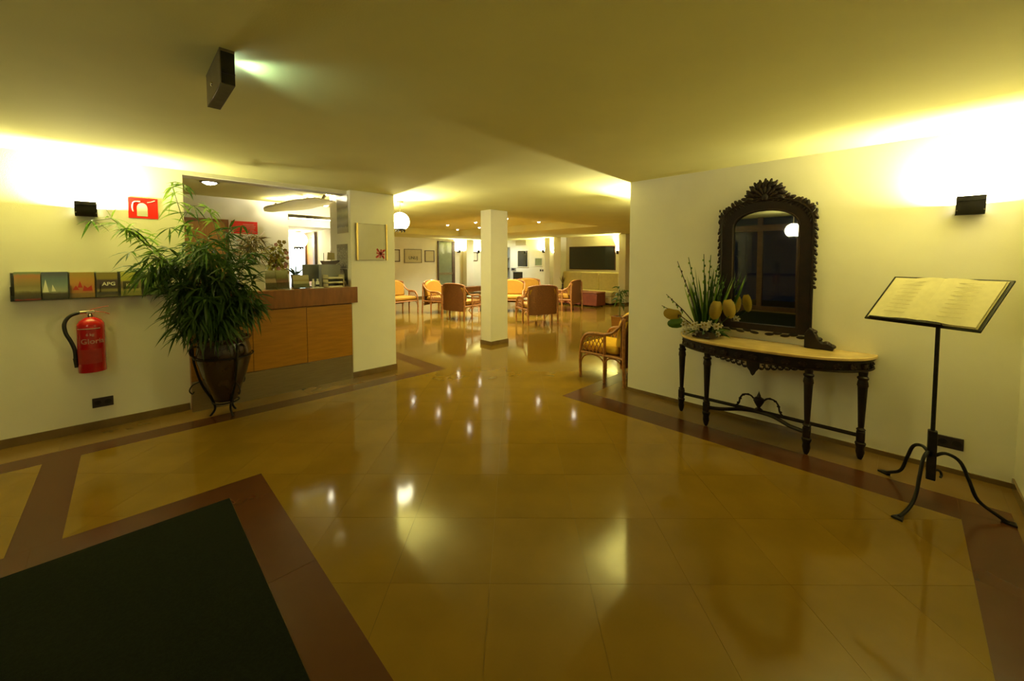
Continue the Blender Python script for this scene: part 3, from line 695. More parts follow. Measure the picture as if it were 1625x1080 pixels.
def downlight(loc, label, m_='spot_glass', r=.05, power=0, ang=100, group=None, proto=None):
    t = thing('ceiling_downlight', label, 'lamp', loc, 0, group)
    MB().lathe([(r * .95, -.002), (r * 1.25, -.002), (r * 1.25, -.010), (r * 1.0, -.012), (r * .95, -.006)], seg=20).build('rim', 'bronze', t)
    MB().lathe([(0, -.034), (r * .45, -.030), (r * .8, -.018), (r * .96, -.004)], seg=20).build('lens', m_, t)
    if power: lamp('spot_light', 'SPOT', power, (0, 0, -.06), t, WARM, .03, None, ang, .6)
    return t
downlight((.73, 5.74, CEIL), 'round white downlight in the ceiling over the reception', r=.075, power=14, ang=140)
downlight((2.36, 6.72, CEIL), 'small bright downlight in the ceiling before the passage', r=.05, power=12, ang=130)
SP = [(6.0, 10.27), (7.3, 10.27), (6.0, 8.95), (8.6, 11.5), (7.35, 8.95), (6.0, 7.58), (8.6, 8.95), (7.3, 7.58), (8.6, 7.58), (8.55, 6.25), (8.6, 10.27)]
for x, y in SP:
    downlight((x, y, RZ), 'small round spotlight set in the raised ceiling panel of the lobby', r=.045, power=SPOT_W, ang=120, group='spotlights in the raised ceiling panel')

# wavy white canopy with spot lamps over the counter
t = thing('lamp_canopy', 'wavy white light canopy with small dark spot heads above the reception', 'lamp', (0, 0, 0))
b = MB(); n = 16; A0 = V((1.56, 6.72, 2.27)); A1 = V((2.06, 5.62, 2.36)); sd = V((A1.y - A0.y, A0.x - A1.x, 0)).normalized()
for i in range(n + 1):
    s = i / n; p = A0.lerp(A1, s); hw = .08 + .24 * sin(pi * min(1, s * 2.2) / 2) ; wv = .03 * sin(s * 11)
    lo = p + sd * (-hw * .6 + wv); hi = p + sd * (hw + wv)
    for q in (lo, hi): b.v += [tuple(q), tuple(q + V((0, 0, .018)))]
for i in range(n):
    a = 4 * i; b.f += [(a, a + 4, a + 6, a + 2), (a + 1, a + 3, a + 7, a + 5), (a, a + 1, a + 5, a + 4), (a + 2, a + 6, a + 7, a + 3)]
b.f += [(0, 2, 3, 1), (4 * n, 4 * n + 1, 4 * n + 3, 4 * n + 2)]
b.build('canopy', 'canopy_white', t)
for s in (.1, .38, .62, .88):
    p = A0.lerp(A1, s); h = thing('spot_head', None, None, tuple(p + V((0, 0, .018)))); h.parent = t
    MB().tube([(0, 0, .0), (0, 0, .045)], .008, 8).build('pivot', 'chrome', h)
    Mx = Matrix.Translation((0, 0, .06)) @ Matrix.Rotation(R(35), 4, 'Y')
    MB().lathe([(0, -.03), (.018, -.03), (.026, .035), (.022, .035), (.016, -.02), (0, -.022)], seg=14, M=Mx).build('shade', 'bronze', h)
    MB().ell((0, 0, 0), (.013, .013, .013), 10, 6, M=None).build('bulb', 'bulb', h, loc=(.012, 0, .085))
    lamp('canopy_light', 'POINT', 22.0, (.03, 0, .085), h, (1, .9, .6), .02)
for s in (.2, .8):
    p = A0.lerp(A1, s); MB().tube([tuple(p + V((0, 0, .018))), (p.x, p.y, CEIL)], .004, 6).build('hanger', 'chrome', t)

# ================================================================== PILLAR DECOR
t = thing('framed_notice', 'gold edged glass notice with a red logo on the reception pillar', 'picture', (2.377, 5.09, 1.555))
MB().box(-.195, .195, -.012, 0, 0, .475).build('sheet', mat('glass_sheet', (.56, .52, .40), .12, var=.03, coat=.5), t)
for s in (-1, 1): MB().box(s * .205 - .012, s * .205 + .012, -.022, 0, -.005, .485).build('gold_rail', 'gold', t, bevel=.003)
for z in (-.004, .474): MB().box(-.193, .193, -.014, 0, z, z + .006).build('thin_rail', 'bronze', t)
lg = thing('logo', None, None, (.115, -.0135, .085)); lg.parent = t
for a in range(4):
    Mr = Matrix.Rotation(R(45 * a + 8), 4, 'Y'); l_ = .085 if a % 2 else .06
    MB().box(-l_, l_, -.001, .001, -.010, .010, M=Mr).build('ray', 'red_label', lg)
for sx_, sz in ((-1, 1), (1, 1), (1, -1), (-1, -1)): MB().prism([(sx_ * .02, sz * .045), (sx_ * .045, sz * .02), (sx_ * .06, sz * .06)], -.001, .001, 'y').build('ray_tip', 'red_sign', lg)
PB = pic('print_grey_view', [(0, (.34, .31, .20)), (.14, (.38, .36, .24)), (.18, (.10, .10, .06)), (.3, (.30, .28, .18)), (.42, (.16, .17, .06)), (.55, (.42, .40, .22)), (.68, (.12, .10, .06)), (.74, (.30, .25, .13)), (1, (.34, .27, .14))], distort=.12, scale=7)
PC = pic('print_mosaic', [(0, (.05, .045, .03)), (.35, (.34, .33, .24)), (.5, (.09, .08, .05)), (.62, (.40, .38, .28)), (.8, (.10, .09, .06)), (1, (.18, .15, .09))], distort=1.3, scale=9)
for y, z0, z1, m_, lab in ((5.335, 1.915, 2.40, PB, 'tall pale landscape poster on the side of the reception pillar'), (5.365, 1.44, 1.765, PC, 'black and white mosaic poster on the side of the reception pillar')):
    t = thing('poster', lab, 'poster', (2.09, y, z0), R(-90))
    MB().box(-.18, .18, -.006, 0, 0, z1 - z0).build('print', m_, t); MB().box(-.186, .186, -.003, 0, -.006, z1 - z0 + .006).build('mount', 'paper', t)
t = thing('round_plaque', 'round dark plaque with a pale disc below the mosaic poster on the pillar', 'plaque', (2.09, 5.385, 1.325), R(-90))
Mr = Matrix.Rotation(R(90), 4, 'X')
MB().box(-.18, .18, -.004, 0, -.10, .11).build('backing', 'print_dark', t)
MB().lathe([(0, .004), (.10, .004), (.10, .010), (0, .010)], seg=28, M=Mr).build('disc', PC, t)
MB().prism([(-.15, -.10), (.15, -.10), (.13, -.05), (-.13, -.05)], -.010, -.004, 'y').build('caption', 'mat_board', t)

# ceiling box lamp with cool light
t = thing('ceiling_box_lamp', 'bronze box lamp on the ceiling throwing cool light sideways', 'lamp', (.343, 2.285, CEIL))
b = MB(); b.box(-.027, -.023, -.185, .185, -.15, 0).box(-.027, .027, -.185, .185, -.15, -.146).box(-.027, .027, .181, .185, -.15, 0).build('housing', 'bronze', t, bevel=.0015)
MB().box(-.023, .027, -.185, -.179, -.146, -.012).build('dark_glass', 'night_glass', t)
MB().box(-.027, .027, -.187, -.178, -.012, 0).build('top_rail', 'bronze', t)
MB().box(-.023, .027, -.188, -.185, -.105, -.098).build('mid_rail', 'black_metal', t)
MB().ell((-.029, .02, -.09), (.006, .010, .010), 10, 6).build('screw', 'chrome', t)
MB().box(-.022, .020, -.17, .17, -.145, -.10).build('gear_tray', 'black_metal', t)
MB().tube([(.0, -.14, -.055), (.0, .02, -.055)], .012, 10).build('lamp_tube', 'cool_lamp', t)
lamp('cool_light', 'SPOT', 5.5, (.028, -.08, -.05), t, (.60, .95, .88), .02, (R(0), R(-100), 0), 100, .8)

# ================================================================== CONSOLE TABLE (local x runs along the wall, -y into the room)
CY = .90
t = thing('console_table', 'carved dark wood console table with a bowed marble top against the wall', 'table', (XR - .005, CY, 0), R(-90))
def bow(hl, dp, n=40, e=2.6):
    pts = []
    for i in range(n + 1):
        x = -hl + 2 * hl * (0.5 - 0.5 * cos(pi * i / n)); y = -dp * sqrt(max(0, 1 - (abs(x) / hl) ** e)); pts.append((x, y))
    return pts
MB().prism(bow(.765, .475), .775, .80).build('marble_top', 'marble_top', t, bevel=.006)
MB().prism(bow(.752, .462), .758, .775).build('top_moulding', 'mahogany', t, bevel=.004)
MB().prism(bow(.735, .440), .685, .758).build('apron', 'mahogany', t)
b = MB(); o_ = bow(.742, .448, 120); b.tube([(x, y, .688) for x, y in o_], .008, 6).build('apron_bead', 'mahogany_light', t)
ap = bow(.738, .444, 400)
cum = [0]
for i in range(1, len(ap)): cum.append(cum[-1] + sqrt((ap[i][0] - ap[i - 1][0]) ** 2 + (ap[i][1] - ap[i - 1][1]) ** 2))
NR = 17
for k in range(NR):
    s = cum[-1] * (k + .5) / NR; i = min(range(len(cum)), key=lambda j: abs(cum[j] - s)); x, y = ap[i]
    j0, j1 = max(0, i - 2), min(len(ap) - 1, i + 2); a = math.atan2(ap[j1][1] - ap[j0][1], ap[j1][0] - ap[j0][0]); Mz = Matrix.Rotation(a, 3, 'Z')
    g = MB(); g.ell((x, y, .722), (.034, .008, .024), 10, 6, Mz)
    for q in range(5):
        p = Mz @ V((.026 * cos(q * 1.257 + .3), -.006, .019 * sin(q * 1.257 + .3))); g.ell((x + p.x, y + p.y, .722 + p.z), (.009, .005, .008), 6, 4, Mz)
    g.build('rosette', 'mahogany_light', t)
# pierced pendant carving in the middle of the apron
pend = thing('pendant_carving', None, None); pend.parent = t
def yb(x): return -.44 * sqrt(max(0, 1 - (abs(x) / .735) ** 2.6))
MB().prism([(-.05, .69), (.05, .69), (.045, .63), (.022, .60), (.012, .575), (0, .562), (-.012, .575), (-.022, .60), (-.045, .63)], yb(0) - .012, yb(0) + .012, 'y').build('drop', 'mahogany', pend, bevel=.004)
for s in (-1, 1):
    for k in range(7):
        x = s * (.06 + .045 * k); dz = .055 - .007 * k
        MB().tube(smooth_path([(x - s * .02, yb(x), .69), (x - s * .012, yb(x) - .004, .69 - dz), (x + s * .012, yb(x) - .004, .69 - dz * 1.05), (x + s * .022, yb(x), .69 - dz * .5), (x + s * .006, yb(x), .69 - dz * .45)], 4), .006, 6).build('scroll', 'mahogany', pend)
        MB().ell((x, yb(x) - .004, .69 - dz * .95), (.010, .007, .009), 8, 5).build('bead', 'mahogany_light', pend)
LEGS = [(-.69, -.205), (-.38, -.405), (.38, -.405), (.69, -.205)]
for x, y in LEGS:
    lg = thing('leg', None, None, (x, y, 0)); lg.parent = t
    MB().lathe([(0, 0), (.012, 0), (.020, .02), (.028, .06), (.024, .09), (.034, .12), (.034, .13), (.024, .14)], seg=14).build('foot', 'mahogany', lg)
    MB().box(-.026, .026, -.026, .026, .14, .225).build('stretcher_block', 'mahogany', lg, bevel=.008)
    MB().lathe([(.022, .225), (.030, .235), (.017, .25), (.019, .26), (.030, .56), (.034, .60), (.028, .625), (.036, .635), (.036, .645), (.026, .655), (.03, .69)], seg=14).build('tapered_shaft', 'mahogany', lg)
    MB().lathe([(.031, .57), (.036, .585), (.031, .60)], seg=14).build('collar', 'mahogany_light', lg)
MB().tube([(-.69, -.205, .185), (-.3, -.20, .185), (0, -.195, .185), (.3, -.20, .185), (.69, -.205, .185)], .016, 8).build('rear_stretcher', 'mahogany', t)
MB().tube(smooth_path([(-.38, -.405, .175), (-.26, -.36, .178), (-.13, -.25, .182), (0, -.215, .183), (.13, -.25, .182), (.26, -.36, .178), (.38, -.405, .175)]), .017, 8).build('front_stretcher', 'mahogany', t)
fi = thing('urn_finial', None, None, (0, -.21, .195)); fi.parent = t
MB().lathe([(0, 0), (.03, 0), (.034, .01), (.012, .028), (.03, .06), (.044, .09), (.04, .11), (.018, .125), (.014, .14), (.006, .16), (0, .18)], seg=16).build('urn_body', 'mahogany_light', fi)
for s in (-1, 1):
    MB().tube(smooth_path([(s * .04, 0, .10), (s * .07, 0, .125), (s * .12, 0, .12), (s * .15, 0, .08), (s * .16, 0, .03), (s * .19, 0, -.005)]), .0075, 6).build('vine', 'mahogany', fi)
    for q in ((.085, .128), (.125, .115), (.15, .075), (.165, .03)): MB().ell((s * q[0], 0, q[1]), (.014, .008, .010), 8, 5).build('vine_leaf', 'mahogany', fi)

# ================================================================== MIRROR
MY = .93
t = thing('wall_mirror', 'tall arched mirror in a carved dark frame standing on the console table', 'mirror', (XR - .012, MY, .801), R(-90))
t.rotation_euler = (R(0.8), 0, R(-90))
def arch(hw, z0, zs, rise, n=16):
    p = [(-hw, z0), (-hw, zs)]
    for i in range(1, n): a = pi - pi * i / n; p.append((hw * cos(a), zs + rise * sin(a) ** .85))
    return p + [(hw, zs), (hw, z0)]
Z0 = .095
inn = arch(.262, Z0 + .06, 1.045, .165); out_ = arch(.365, Z0, 1.075, .24)
b = MB(); n = len(inn)
for (yy) in (-.045, -.010):
    for ring in (out_, inn): b.v += [(x, yy, z) for x, z in ring]
for i in range(n):
    j = (i + 1) % n
    b.f += [(i, j, n + j, n + i), (2 * n + i, 3 * n + i, 3 * n + j, 2 * n + j), (i, 2 * n + i, 2 * n + j, j), (n + i, n + j, 3 * n + j, 3 * n + i)]
b.build('frame', 'mahogany', t, bevel=.006)
MB().prism(arch(.27, Z0 + .05, 1.045, .172), -.020, -.012, 'y').build('glass', 'mirror', t, smooth=False)
MB().tube([(x, -.046, z) for x, z in inn], .007, 6).build('inner_bead', 'mahogany_light', t)
MB().tube([(x * .99, -.044, z) for x, z in out_], .011, 6).build('outer_bead', 'mahogany', t)
crv = thing('carved_border', None, None); crv.parent = t
def lobe(x, z, a, l_, w_, m_='mahogany', y=-.04):
    M3 = Matrix.Rotation(-a, 3, 'Y'); MB().ell((x, y, z), (l_, .014, w_), 8, 6, M3).build('leaf_carving', m_, crv)
random.seed(21)
for s in (-1, 1):
    for k in range(16):                                   # leafy edge down the sides
        z = 1.06 - k * .036; w_ = .030 - .0009 * k
        lobe(s * (.372 + .008 * (k % 2)), z, s * .5 + pi / 2, w_, .013, 'mahogany' if k % 3 else 'mahogany_light')
    for k in range(14):                                   # foliage over the arch
        a = R(172 - k * 6.2); x = .375 * cos(a); z = 1.075 + .255 * sin(a) ** .85
        lobe(-s * x if s > 0 else x, z + random.uniform(-.006, .012), s * (a - pi / 2) + random.uniform(-.5, .5), .034, .017, 'mahogany' if k % 3 else 'mahogany_light')
        lobe((-s * x if s > 0 else x) * .93, z - .03, s * (a - pi / 2), .03, .012)
    for k in range(6): lobe(s * (.365 + .014 * (k % 2)), 1.09 + k * .028, pi / 2 + random.uniform(-.5, .5), .026 - .002 * k, .016 - .0018 * k)   # corner finial
    for k in range(5): lobe(s * (.06 + .06 * k), Z0 - .008 - .014 * ((k + 1) % 2), .1 * s, .038, .014)
cr = thing('crest', None, None, (0, -.03, 1.29)); cr.parent = t
shell = [(-.135, -.02), (-.15, .04), (-.125, .09), (-.08, .135), (-.045, .155), (0, .19), (.045, .155), (.08, .135), (.125, .09), (.15, .04), (.135, -.02)]
MB().prism(shell, -.014, .012, 'y').build('crest_panel', 'mahogany', cr, bevel=.006)
for k in range(13):
    a = R(8 + k * 164 / 12); r_ = .135 + .035 * sin(a)
    Mk = Matrix.Rotation(-a, 3, 'Y'); MB().ell((r_ * cos(a), -.012, r_ * sin(a) * 1.0), (.036, .014, .014), 8, 6, Mk).build('plume', 'mahogany' if k % 2 else 'mahogany_light', cr)
for k in range(7):
    a = R(25 + k * 130 / 6); Mk = Matrix.Rotation(-a, 3, 'Y'); MB().ell((.075 * cos(a), -.020, .02 + .075 * sin(a)), (.045, .012, .012), 8, 6, Mk).build('shell_rib', 'mahogany_light', cr)
for k in range(9):
    a = R(-12 + k * 204 / 8); Mk = Matrix.Rotation(-a + .5, 3, 'Y'); MB().ell((.125 * cos(a), -.016, .045 + .105 * sin(a)), (.04, .016, .022), 8, 6, Mk).build('acanthus', 'mahogany', cr)
MB().ell((0, -.026, .03), (.028, .014, .034), 12, 8).build('cartouche', 'mahogany', cr)
for s in (-1, 1):                                          # scrolled feet on the marble
    ft = thing('scroll_foot', None, None, (s * .36, -.05, .004)); ft.parent = t
    MB().prism([(-s * .03, 0), (s * .165, 0), (s * .17, .03), (s * .13, .055), (s * .09, .05), (s * .06, .085), (s * .03, .15), (s * .0, .17), (-s * .03, .12)], -.06, .03, 'y').build('foot_block', 'mahogany', ft, bevel=.006)
    for q in ((.12, .05), (.065, .08), (.03, .14), (.155, .03)): MB().ell((s * q[0], -.03, q[1]), (.028, .03, .020), 8, 6).build('foot_leaf', 'mahogany_light', ft)

# ================================================================== FLOWER ARRANGEMENT
random.seed(5)
t = thing('flower_arrangement', 'arrangement of tall green stalks and white flowers on the console table', 'flowers', (4.0, 1.36, .80))
MB().prism([(-.10, -.07), (.06, -.10), (.10, .09), (-.06, .11)], 0, .07).build('dish', 'pot_dark', t, bevel=.008)
def inwall(q):
    w_ = q + V((4.0, 1.36, .80)); w_.x = min(w_.x, XR - .02); w_.z = max(w_.z, .81); return w_ - V((4.0, 1.36, .80))
for k in range(60):
    lx = random.uniform(-.5, .5); h = random.uniform(.28, .66) * (1 - .35 * abs(lx))
    base = V((random.uniform(-.04, .04), -lx * .12, .06)); d = V((random.uniform(-.10, .05), -lx * .75, 1))
    MB().blade(base, d, h, .036, -.04, clampf=inwall, prof=(.6, 1, .9, .6, .05)).build('tall_leaf', 'leaf' if k % 3 else 'leaf_light', t, recalc=False, angle=80)
for dy, h, m_ in ((.30, .68, 'stalk_purple'), (.18, .72, 'leaf'), (.02, .75, 'leaf'), (-.05, .74, 'leaf'), (-.12, .64, 'leaf'), (.42, .34, 'stalk_purple'), (-.2, .52, 'leaf'), (.47, .22, 'stalk_purple')):
    d = V((-.03, dy, h)).normalized(); P0 = V((-.01, dy * .1, .06)); P1_ = P0 + V((-.03, dy * .8, h))
    sk = thing('flower_stalk', None, None); sk.parent = t
    MB().tube([inwall(P0), inwall(P0.lerp(P1_, .5) + V((0, 0, .02))), inwall(P1_)], [.006, .005, .003], 6).build('stalk', m_, sk)
    for k in range(7):
        q = P0.lerp(P1_, .5 + k * .07); MB().ell(inwall(q + V((.008 * (-1) ** k, .010 * (-1) ** k, 0))), (.008, .008, .020 - .0015 * k), 6, 5).build('bud', m_ if k % 2 else 'leaf_light', sk)
for k in range(22):
    p = V((random.uniform(-.13, .02), random.uniform(-.15, .20), random.uniform(.05, .17))); p.x -= .02 + .05 * random.random()
    fl = thing('white_flower', None, None); fl.parent = t
    r_ = random.uniform(.022, .034); b = MB()
    for j in range(6):
        q = j * 1.047; b.ell(p + V((-.004, r_ * .75 * cos(q), r_ * .75 * sin(q))), (.006, r_ * .5, r_ * .34), 6, 5, Matrix.Rotation(q, 3, 'X'))
    b.build('petals', 'petal_white', fl); MB().ell(p + V((-.010, 0, 0)), (.007, .009, .009), 8, 5).build('eye', 'petal_yellow', fl)
for k in range(26):
    a = random.uniform(0, 6.28); MB().blade((.06 * cos(a) * .6, .08 * sin(a), .06), (cos(a) - .3, sin(a) * 1.3, random.uniform(.1, .6)), random.uniform(.12, .2), .035, .3, clampf=inwall).build('low_leaf', 'leaf_blue' if k % 2 else 'leaf', t, recalc=False, angle=80)
def spathe(c_, ry, rz_, tilt, m_, nm):
    """broad cupped heart-shaped bract facing the room"""
    b = MB(); n = 14; Mt = Matrix.Rotation(R(25), 3, 'Z') @ Matrix.Rotation(R(tilt), 3, 'X')
    c_ = V(c_)
    for ring, k in ((0.0, 0), (.5, 1), (1.0, 2)):
        for i in range(n):
            a = 2 * pi * i / n; w_ = 1 + .12 * cos(a * 2) - (.18 if i == 0 else 0)
            b.v.append(tuple(inwall(c_ + Mt @ V((.03 * ring * ring - .012, ry * ring * w_ * sin(a), rz_ * ring * w_ * cos(a))))))
    for r_ in range(2):
        for i in range(n): b.f.append((r_ * n + i, r_ * n + (i + 1) % n, (r_ + 1) * n + (i + 1) % n, (r_ + 1) * n + i))
    b.build(nm, m_, t, angle=80)
spathe((-.13, -.13, .29), .060, .085, 8, 'petal_yellow', 'yellow_spathe'); spathe((-.10, -.235, .31), .060, .085, -10, 'petal_yellow', 'yellow_spathe')
spathe((-.06, .30, .20), .10, .055, 10, 'petal_yellow', 'yellow_spathe'); spathe((-.10, .24, .12), .10, .045, -8, 'leaf', 'broad_leaf')
for q in ((-.13, .22), (-.235, .24)): MB().tube(smooth_path([(-.03, -.05, .07), (-.09, q[0] * .6, .14), (-.10, q[0], q[1])], 4), .004, 6).build('spathe_stem', 'leaf', t)

# ================================================================== MUSIC STAND WITH BOOK
t = thing('music_stand', 'black wrought iron music stand on a tripod foot by the wall', 'stand', (3.65, -.152, 0))
MB().tube([(0, 0, .42), (0, .0, 1.20)], .011, 10).build('pole', 'iron', t)
MB().box(-.022, .022, -.022, .022, .14, .46).build('socket_block', 'iron', t, bevel=.005)
for fx, fy in ((.235, .215), (-.39, .135), (-.005, -.32)):
    L_ = sqrt(fx * fx + fy * fy); ux, uy = fx / L_, fy / L_
    pts = [(.015 * ux, .015 * uy, .30), (.06 * ux, .06 * uy, .33), (.12 * ux, .12 * uy, .30), (.16 * ux, .16 * uy, .20), (.20 * ux, .20 * uy, .09), (.28 * ux, .28 * uy, .03), (L_ * ux, L_ * uy, .008)]
    lg = thing('leg', None, None); lg.parent = t
    MB().tube(smooth_path(pts), .010, 8).build('curved_bar', 'iron', lg)
    a = math.atan2(uy, ux); Mz = Matrix.Translation((L_ * ux, L_ * uy, 0)) @ Matrix.Rotation(a, 4, 'Z')
    MB().prism([(-.03, -.012), (.03, -.026), (.03, .026), (-.03, .012)], 0, .012, M=Mz).build('foot_pad', 'iron', lg)
MB().tube(smooth_path([(.02, -.02, .20), (.05, -.04, .19), (.06, -.05, .165), (.045, -.045, .15)]), .007, 6).build('rear_curl', 'iron', t)
PSI = -2.09; TAU = .78
tr = thing('tray', None, None, (3.622 - 3.65, -.12 + .152, 1.293), PSI); tr.parent = t; tr.rotation_euler = (-TAU, 0, PSI)
W2, H2 = .285, .199
for q in ((-W2, W2, H2 - .012, H2), (-W2, W2, -H2, -H2 + .012), (-W2, -W2 + .012, -H2, H2), (W2 - .012, W2, -H2, H2)):
    MB().box(q[0], q[1], 0, .010, q[2], q[3]).build('rim', 'iron', tr)
MB().box(-W2 + .012, W2 - .012, .004, .008, -H2 + .012, H2 - .012).build('back_plate', 'iron', tr)
MB().box(-W2 * .85, W2 * .45, -.030, .004, -H2 - .004, -H2 + .006).build('ledge', 'iron', tr)
MB().tube([(0, .008, -.02), (0, .02, -.10)], .02, 8).build('tilt_joint', 'iron', tr)
bk = thing('open_book', 'open book with yellowed pages lying on the music stand', 'book', (3.622, -.12, 1.293)); bk.rotation_euler = (-TAU, 0, PSI)
MB().box(-W2 + .014, W2 - .014, -.004, -.0005, -H2 + .013, H2 - .014).build('cover', 'mat_board', bk)
for s in (-1, 1):
    b = MB(); n = 12; nz = 1; x1 = W2 - .022
    for i in range(n + 1):
        u = i / n; x = s * x1 * u; th = .006 + .016 * sin(pi * min(1, u * 1.6 + .12)) ** .6 * (1 - u * .6) if u < .95 else .006
        for zz in (-H2 + .02, H2 - .02): b.v += [(x, -.004, zz), (x, -.004 - th, zz)]
    for i in range(n):
        a = 4 * i; b.f += [(a, a + 4, a + 6, a + 2), (a + 1, a + 3, a + 7, a + 5), (a, a + 1, a + 5, a + 4), (a + 2, a + 6, a + 7, a + 3)]
    b.f += [(0, 2, 3, 1), (4 * n, 4 * n + 1, 4 * n + 3, 4 * n + 2)]
    b.build('page_block', 'page', bk)
    for k in range(9):
        z = H2 - .06 - k * .034; MB().box(s * .07 - (.0 if s > 0 else .12), s * .07 + (.12 if s > 0 else .0), -.0262 + .010 * .35, -.0255 + .010 * .35, z, z + .004).build('text_line', 'page_print', bk)

# ================================================================== LOBBY SEATING
def make_chair(hw=.31, cush='cushion', seats=1):
    """rattan armchair: local front is -y"""
    t = thing('rattan_armchair', 'x', 'chair')
    bz = .90
    for s in (-1, 1):
        X_ = s * hw
        MB().tube(smooth_path([(X_, -.31, 0), (X_, -.318, .25), (X_, -.302, .45), (X_, -.24, .575), (X_, -.12, .612), (X_, .04, .615), (X_, .16, .65), (X_, .26, .74), (X_ * .96, .31, .84)]), .019, 8).build('arm_rail', 'rattan', t)
        MB().tube(smooth_path([(X_, -.285, .33), (X_, -.288, .44), (X_, -.22, .545), (X_, -.12, .58), (X_, .03, .585)]), .010, 6).build('inner_rail', 'rattan', t)
        MB().tube([(X_, .05, 0), (X_, .05, .615)], .019, 8).build('leg', 'rattan', t)
        MB().tube([(X_, .33, 0), (X_, .315, .40), (X_ * .96, .31, .84)], .020, 8).build('leg', 'rattan', t)
        MB().tube([(X_, -.30, .345), (X_, .31, .345)], .016, 8).build('side_rail', 'rattan', t)
        MB().tube(smooth_path([(X_, -.31, .20), (X_, -.25, .30), (X_, -.13, .335), (X_, 0, .30), (X_, .05, .22)]), .010, 6).build('arched_brace', 'rattan', t)
        MB().tube(smooth_path([(X_, .05, .24), (X_, .10, .31), (X_, .20, .325), (X_, .28, .27), (X_, .32, .18)]), .010, 6).build('arched_brace', 'rattan', t)
        lat = MB()
        for k in range(-3, 9):
            for sg in (1, -1):
                y0 = -.29 + k * .055; seg = []
                for q in range(13):
                    z = .36 + .23 * q / 12; y = y0 + sg * .12 * q / 12 + (0 if sg > 0 else .12)
                    top = .585 if y > -.12 else .585 - 1.9 * (y + .12) ** 2 / .3
                    if -.285 < y < .05 and z < top: seg.append((X_, y, z))
                if len(seg) > 1: lat.tube([seg[0], seg[-1]], .006, 5)
        lat.build('lattice_panel', 'rattan', t)
    MB().tube([(-hw, -.30, .345), (hw, -.30, .345)], .016, 8).build('front_rail', 'rattan', t)
    MB().box(-hw + .01, hw - .01, -.30, .30, .335, .365).build('seat', 'wicker', t)
    n = 14; b = MB()
    for i in range(n + 1):
        u = -1 + 2 * i / n; x = hw * u * .97; y = .335 - .055 * abs(u) ** 3; zt = bz - .05 * abs(u) ** 3
        for (dy, z) in ((0, .22), (0, zt), (-.018, zt), (-.018, .22)): b.v.append((x, y + dy + .02 * (z - .3), z))
    for i in range(n):
        for k in range(4): b.f.append((4 * i + k, 4 * i + (k + 1) % 4, 4 * i + 4 + (k + 1) % 4, 4 * i + 4 + k))
    b.f += [(0, 1, 2, 3), (4 * n + 3, 4 * n + 2, 4 * n + 1, 4 * n)]
    b.build('back_panel', 'wicker', t)
    MB().tube([(hw * .97 * u / 7, .335 - .055 * abs(u / 7) ** 3 + .004, bz - .05 * abs(u / 7) ** 3) for u in range(-7, 8)], .014, 6).build('top_rail', 'rattan', t)
    for q in range(seats):
        x0 = -hw + .02 + q * (2 * hw - .04) / seats; x1 = x0 + (2 * hw - .04) / seats
        MB().box(x0 + .004, x1 - .004, -.30, .22, .367, .47).build('seat_cushion', cush, t, bevel=.035)
        Mb = Matrix.Translation(((x0 + x1) / 2, .285, .46)) @ Matrix.Rotation(R(-8), 4, 'X')
        wq = (x1 - x0) / 2 - .008
        MB().prism([(-wq, 0), (wq, 0), (wq, .28)] + [(wq * cos(R(a)), .28 + .16 * sin(R(a))) for a in range(15, 180, 15)] + [(-wq, .28)], -.11, -.01, 'y', M=Mb).build('back_cushion', cush, t, bevel=.03)
    return t
near = make_chair(.31, 'cushion_yellow')
near.location = (4.575, 2.70, 0); near.rotation_euler = (0, 0, R(180))
near['label'] = 'rattan armchair with lattice arms and yellow cushion beside the wall corner'
proto = make_chair(.36); first = True
for x, y, a, lab in [(5.68, 10.45, 8, 'rattan armchair with orange cushions at the reception end of the seating'), (6.66, 9.75, 20, 'rattan armchair with orange cushions before the framed pictures'),
                     (6.38, 8.35, 100, 'rattan armchair turned sideways showing its back before the glass door'), (8.35, 8.50, -52, 'rattan armchair with orange cushions facing the square lobby column'),
                     (7.30, 6.50, 158, 'rattan armchair with its wicker back to the room beside the column'), (9.75, 7.45, 192, 'rattan armchair with its wicker back turned, beside the red stools'),
                     (9.35, 8.65, -40, 'rattan armchair with orange cushions between the black hatch and the glass table')]:
    o = proto if first else copy_tree(proto); first = False
    o.location = (x, y, 0); o.scale = (1.12, 1.12, 1.05); o.rotation_euler = (0, 0, R(a)); o['label'] = lab; o['group'] = 'rattan armchairs in the lobby'

def round_table(loc, label):
    t = thing('coffee_table', label, 'table', loc)
    MB().lathe([(0, .44), (.40, .44), (.40, .452), (0, .452)], seg=32).build('glass_top', 'frosted_glass', t)
    MB().tube([(.37 * cos(R(k * 12)), .37 * sin(R(k * 12)), .425) for k in range(30)], .015, 6, closed=True).build('top_ring', 'rattan', t)
    MB().tube([(.24 * cos(R(k * 12)), .24 * sin(R(k * 12)), .14) for k in range(30)], .012, 6, closed=True).build('lower_ring', 'rattan', t)
    for k in range(4):
        a = R(45 + 90 * k); MB().tube([(.34 * cos(a), .34 * sin(a), 0), (.24 * cos(a), .24 * sin(a), .14), (.30 * cos(a), .30 * sin(a), .30), (.36 * cos(a), .36 * sin(a), .425)], .017, 8).build('leg', 'rattan', t)
round_table((7.75, 9.25, 0), 'round glass topped rattan coffee table among the armchairs near the glass door')
round_table((8.35, 7.45, 0), 'round glass topped rattan coffee table among the armchairs near the sofa')
t = thing('ashtray', 'small white dish on the coffee table near the glass door', 'dish', (7.7, 9.15, .452))
MB().lathe([(0, 0), (.05, 0), (.07, .02), (.066, .022), (.048, .006), (0, .006)], seg=18).build('bowl', 'ceramic', t)
MB().lathe([(.067, .019), (.073, .021), (.067, .024)], seg=18).build('rim', 'ceramic', t)

